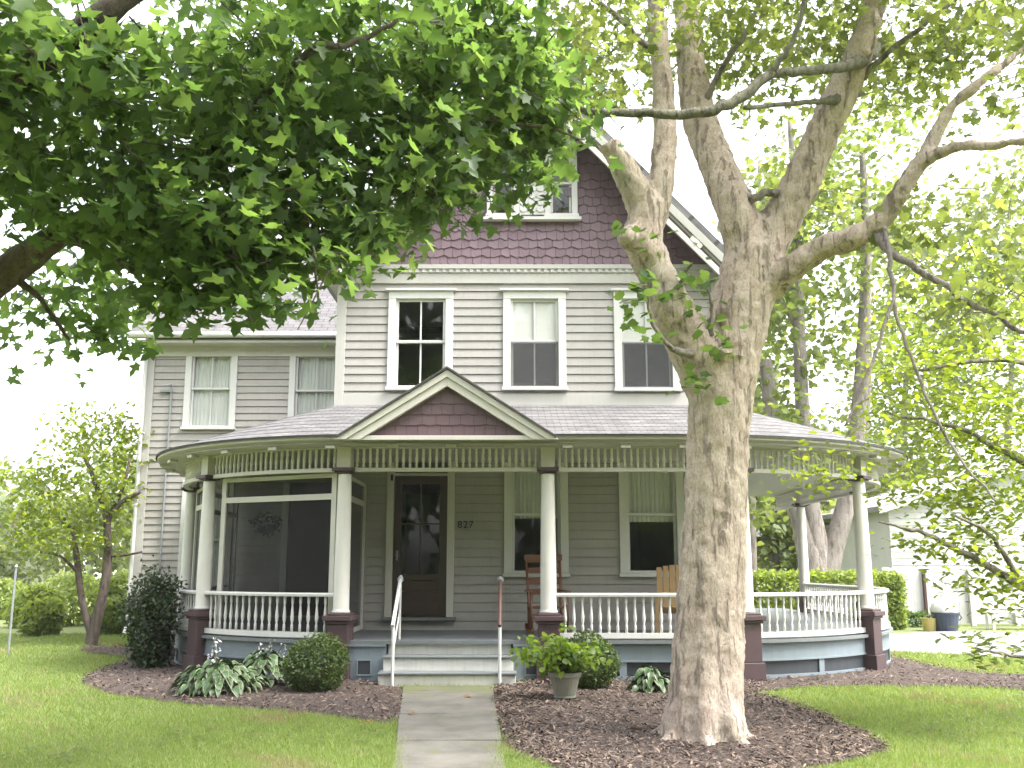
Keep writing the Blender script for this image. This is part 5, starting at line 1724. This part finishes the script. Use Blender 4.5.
# white slatted bench at the right edge
wb = P(1012, 626, 25.2)
t = thing('garden_bench', 'white slatted bench by the fence at the right edge', 'bench', (wb.x, 25.2, 0), R(-5))
q = MB()
for k in range(4): q.box(-.6, .6, .22 + .02 * k, .25 + .02 * k, .50 + .12 * k, .58 + .12 * k)
q.build('backrest', 'far_white', t, local=True)
q = MB()
for k in range(4): q.box(-.6, .6, -.25 + .115 * k, -.15 + .115 * k, .42, .445)
q.build('seat', 'far_white', t, local=True)
for x in (-.52, .52):
    q = MB(); q.box(x - .03, x + .03, -.23, -.17, 0, .42); q.build('leg', 'far_white', t, local=True)
    q = MB(); q.bar((x, .2, 0), (x, .30, .95), .06, .05, up=(0, 1, 0)); q.build('leg', 'far_white', t, local=True)

# low grass tuft and weeds along the fence foot
ball_shrub('weed_clump', 'green clump of weeds at the foot of the white fence', 'plant', (xf(905, 626, 26.2), 26.2, .12), (.9, .25, .28), 900, .12, 'leaf_shrub', stems=False)

# thin pole on the lawn at the far left
pp = G(8, 655)
t = thing('garden_pole', 'thin grey metal pole standing on the lawn at the far left', 'pole', (pp.x, pp.y, 0))
q = MB(); q.tube([(0, 0, 0), (0, 0, 1.55)], .022, 8); q.build('shaft', 'metal_grey', t, local=True)
q = MB(); q.lathe((0, 0, 1.55), [(.03, 0), (.035, .02), (.02, .05), (.001, .06)], 10); q.build('cap', 'metal_grey', t, local=True)

# distant white house at the left
dh = P(38, 590, 62)
t = thing('distant_house', 'distant white house with a grey roof glimpsed through the left trees', 'house', (dh.x, 62, 0))
q = MB(); q.box(-4, 2.6, 0, 6, 0, 4.6); q.face([(-4, 0, 4.6), (2.6, 0, 4.6), (-.7, 0, 7)]); q.build('wall', 'far_white', t, local=True)
q = MB(); q.face([(-4.4, -.4, 4.3), (-4.4, 6.4, 4.3), (-.7, 6.4, 7.2), (-.7, -.4, 7.2)], [(0, 0), (7, 0), (7, 4), (0, 4)]); q.face([(3, -.4, 4.3), (-.7, -.4, 7.2), (-.7, 6.4, 7.2), (3, 6.4, 4.3)], [(0, 0), (0, 4), (7, 4), (7, 0)]); q.build('roof', 'roof_far', t, local=True)
for x in (-2.6, .6):
    q = MB(); q.box(x - .5, x + .5, -.06, .02, 1.2, 2.8); wn = q.build('window', 'vent_dark', t, local=True)

# thin volume added to imitate the pale veil of lens glare
m = bpy.data.materials.new('glare_veil_mat'); m.use_nodes = True
m.node_tree.nodes.remove(m.node_tree.nodes['Principled BSDF'])
pv = m.node_tree.nodes.new('ShaderNodeVolumePrincipled')
pv.inputs['Color'].default_value = (.95, .96, .97, 1); pv.inputs['Density'].default_value = .0005; pv.inputs['Anisotropy'].default_value = .2
m.node_tree.links.new(pv.outputs[0], m.node_tree.nodes['Material Output'].inputs['Volume'])
MATS['glare_veil_mat'] = m
q = MB(); q.box(-70, 70, -40, 110, -1, 32)
tag(q.build('glare_veil', 'glare_veil_mat'), kind='stuff')

# fallen leaves
fl = []
for u, v in ((372, 730), (412, 717), (470, 700), (640, 735), (780, 724)):
    g_ = G(u, v); fl.append((g_.x, g_.y, .075 if not in_poly(WALK, g_.x, g_.y) else .05))
for k, p_ in enumerate(fl):
    o = leaves('fallen_leaf', np.array([p_]), .13, MAPLE, 'dry_leaf', None, up=.9, droop=0)
    tag(o, 'dry brown fallen leaf lying in front of the house', 'fallen leaf', 'fallen leaves in front of the house')

# far treeline that closes the view beyond the gardens
cen = []
for k in range(22):
    x0 = -66 + 6.3 * k + random.uniform(-2, 2); h = random.uniform(5, 8.5)
    p_, _d = ball_points(260, (x0, 98 + random.uniform(-4, 4), h * .45), (5.0, 3.0, h * .55)); cen.append(p_)
tag(leaves('treeline', np.concatenate(cen), 1.1, LOBED, 'leaf_farther', None, up=.3), 'pale far treeline closing the view beyond the gardens', 'wood', kind='stuff')

# the wood across the street behind the viewer: the panes mirror it
cen = []
for k in range(16):
    x0 = -38 + 5 * k + random.uniform(-1, 1); y0 = -24 + random.uniform(-3, 3); h = random.uniform(17, 23)
    p_, _d = ball_points(1100, (x0, y0, h * .52), (3.6, 3.0, h * .52)); cen.append(p_)
tag(leaves('far_wood', np.concatenate(cen), 1.0, LOBED, 'leaf_shrub', None, up=.3), 'dark wood across the street mirrored in the window panes', 'wood', kind='stuff')
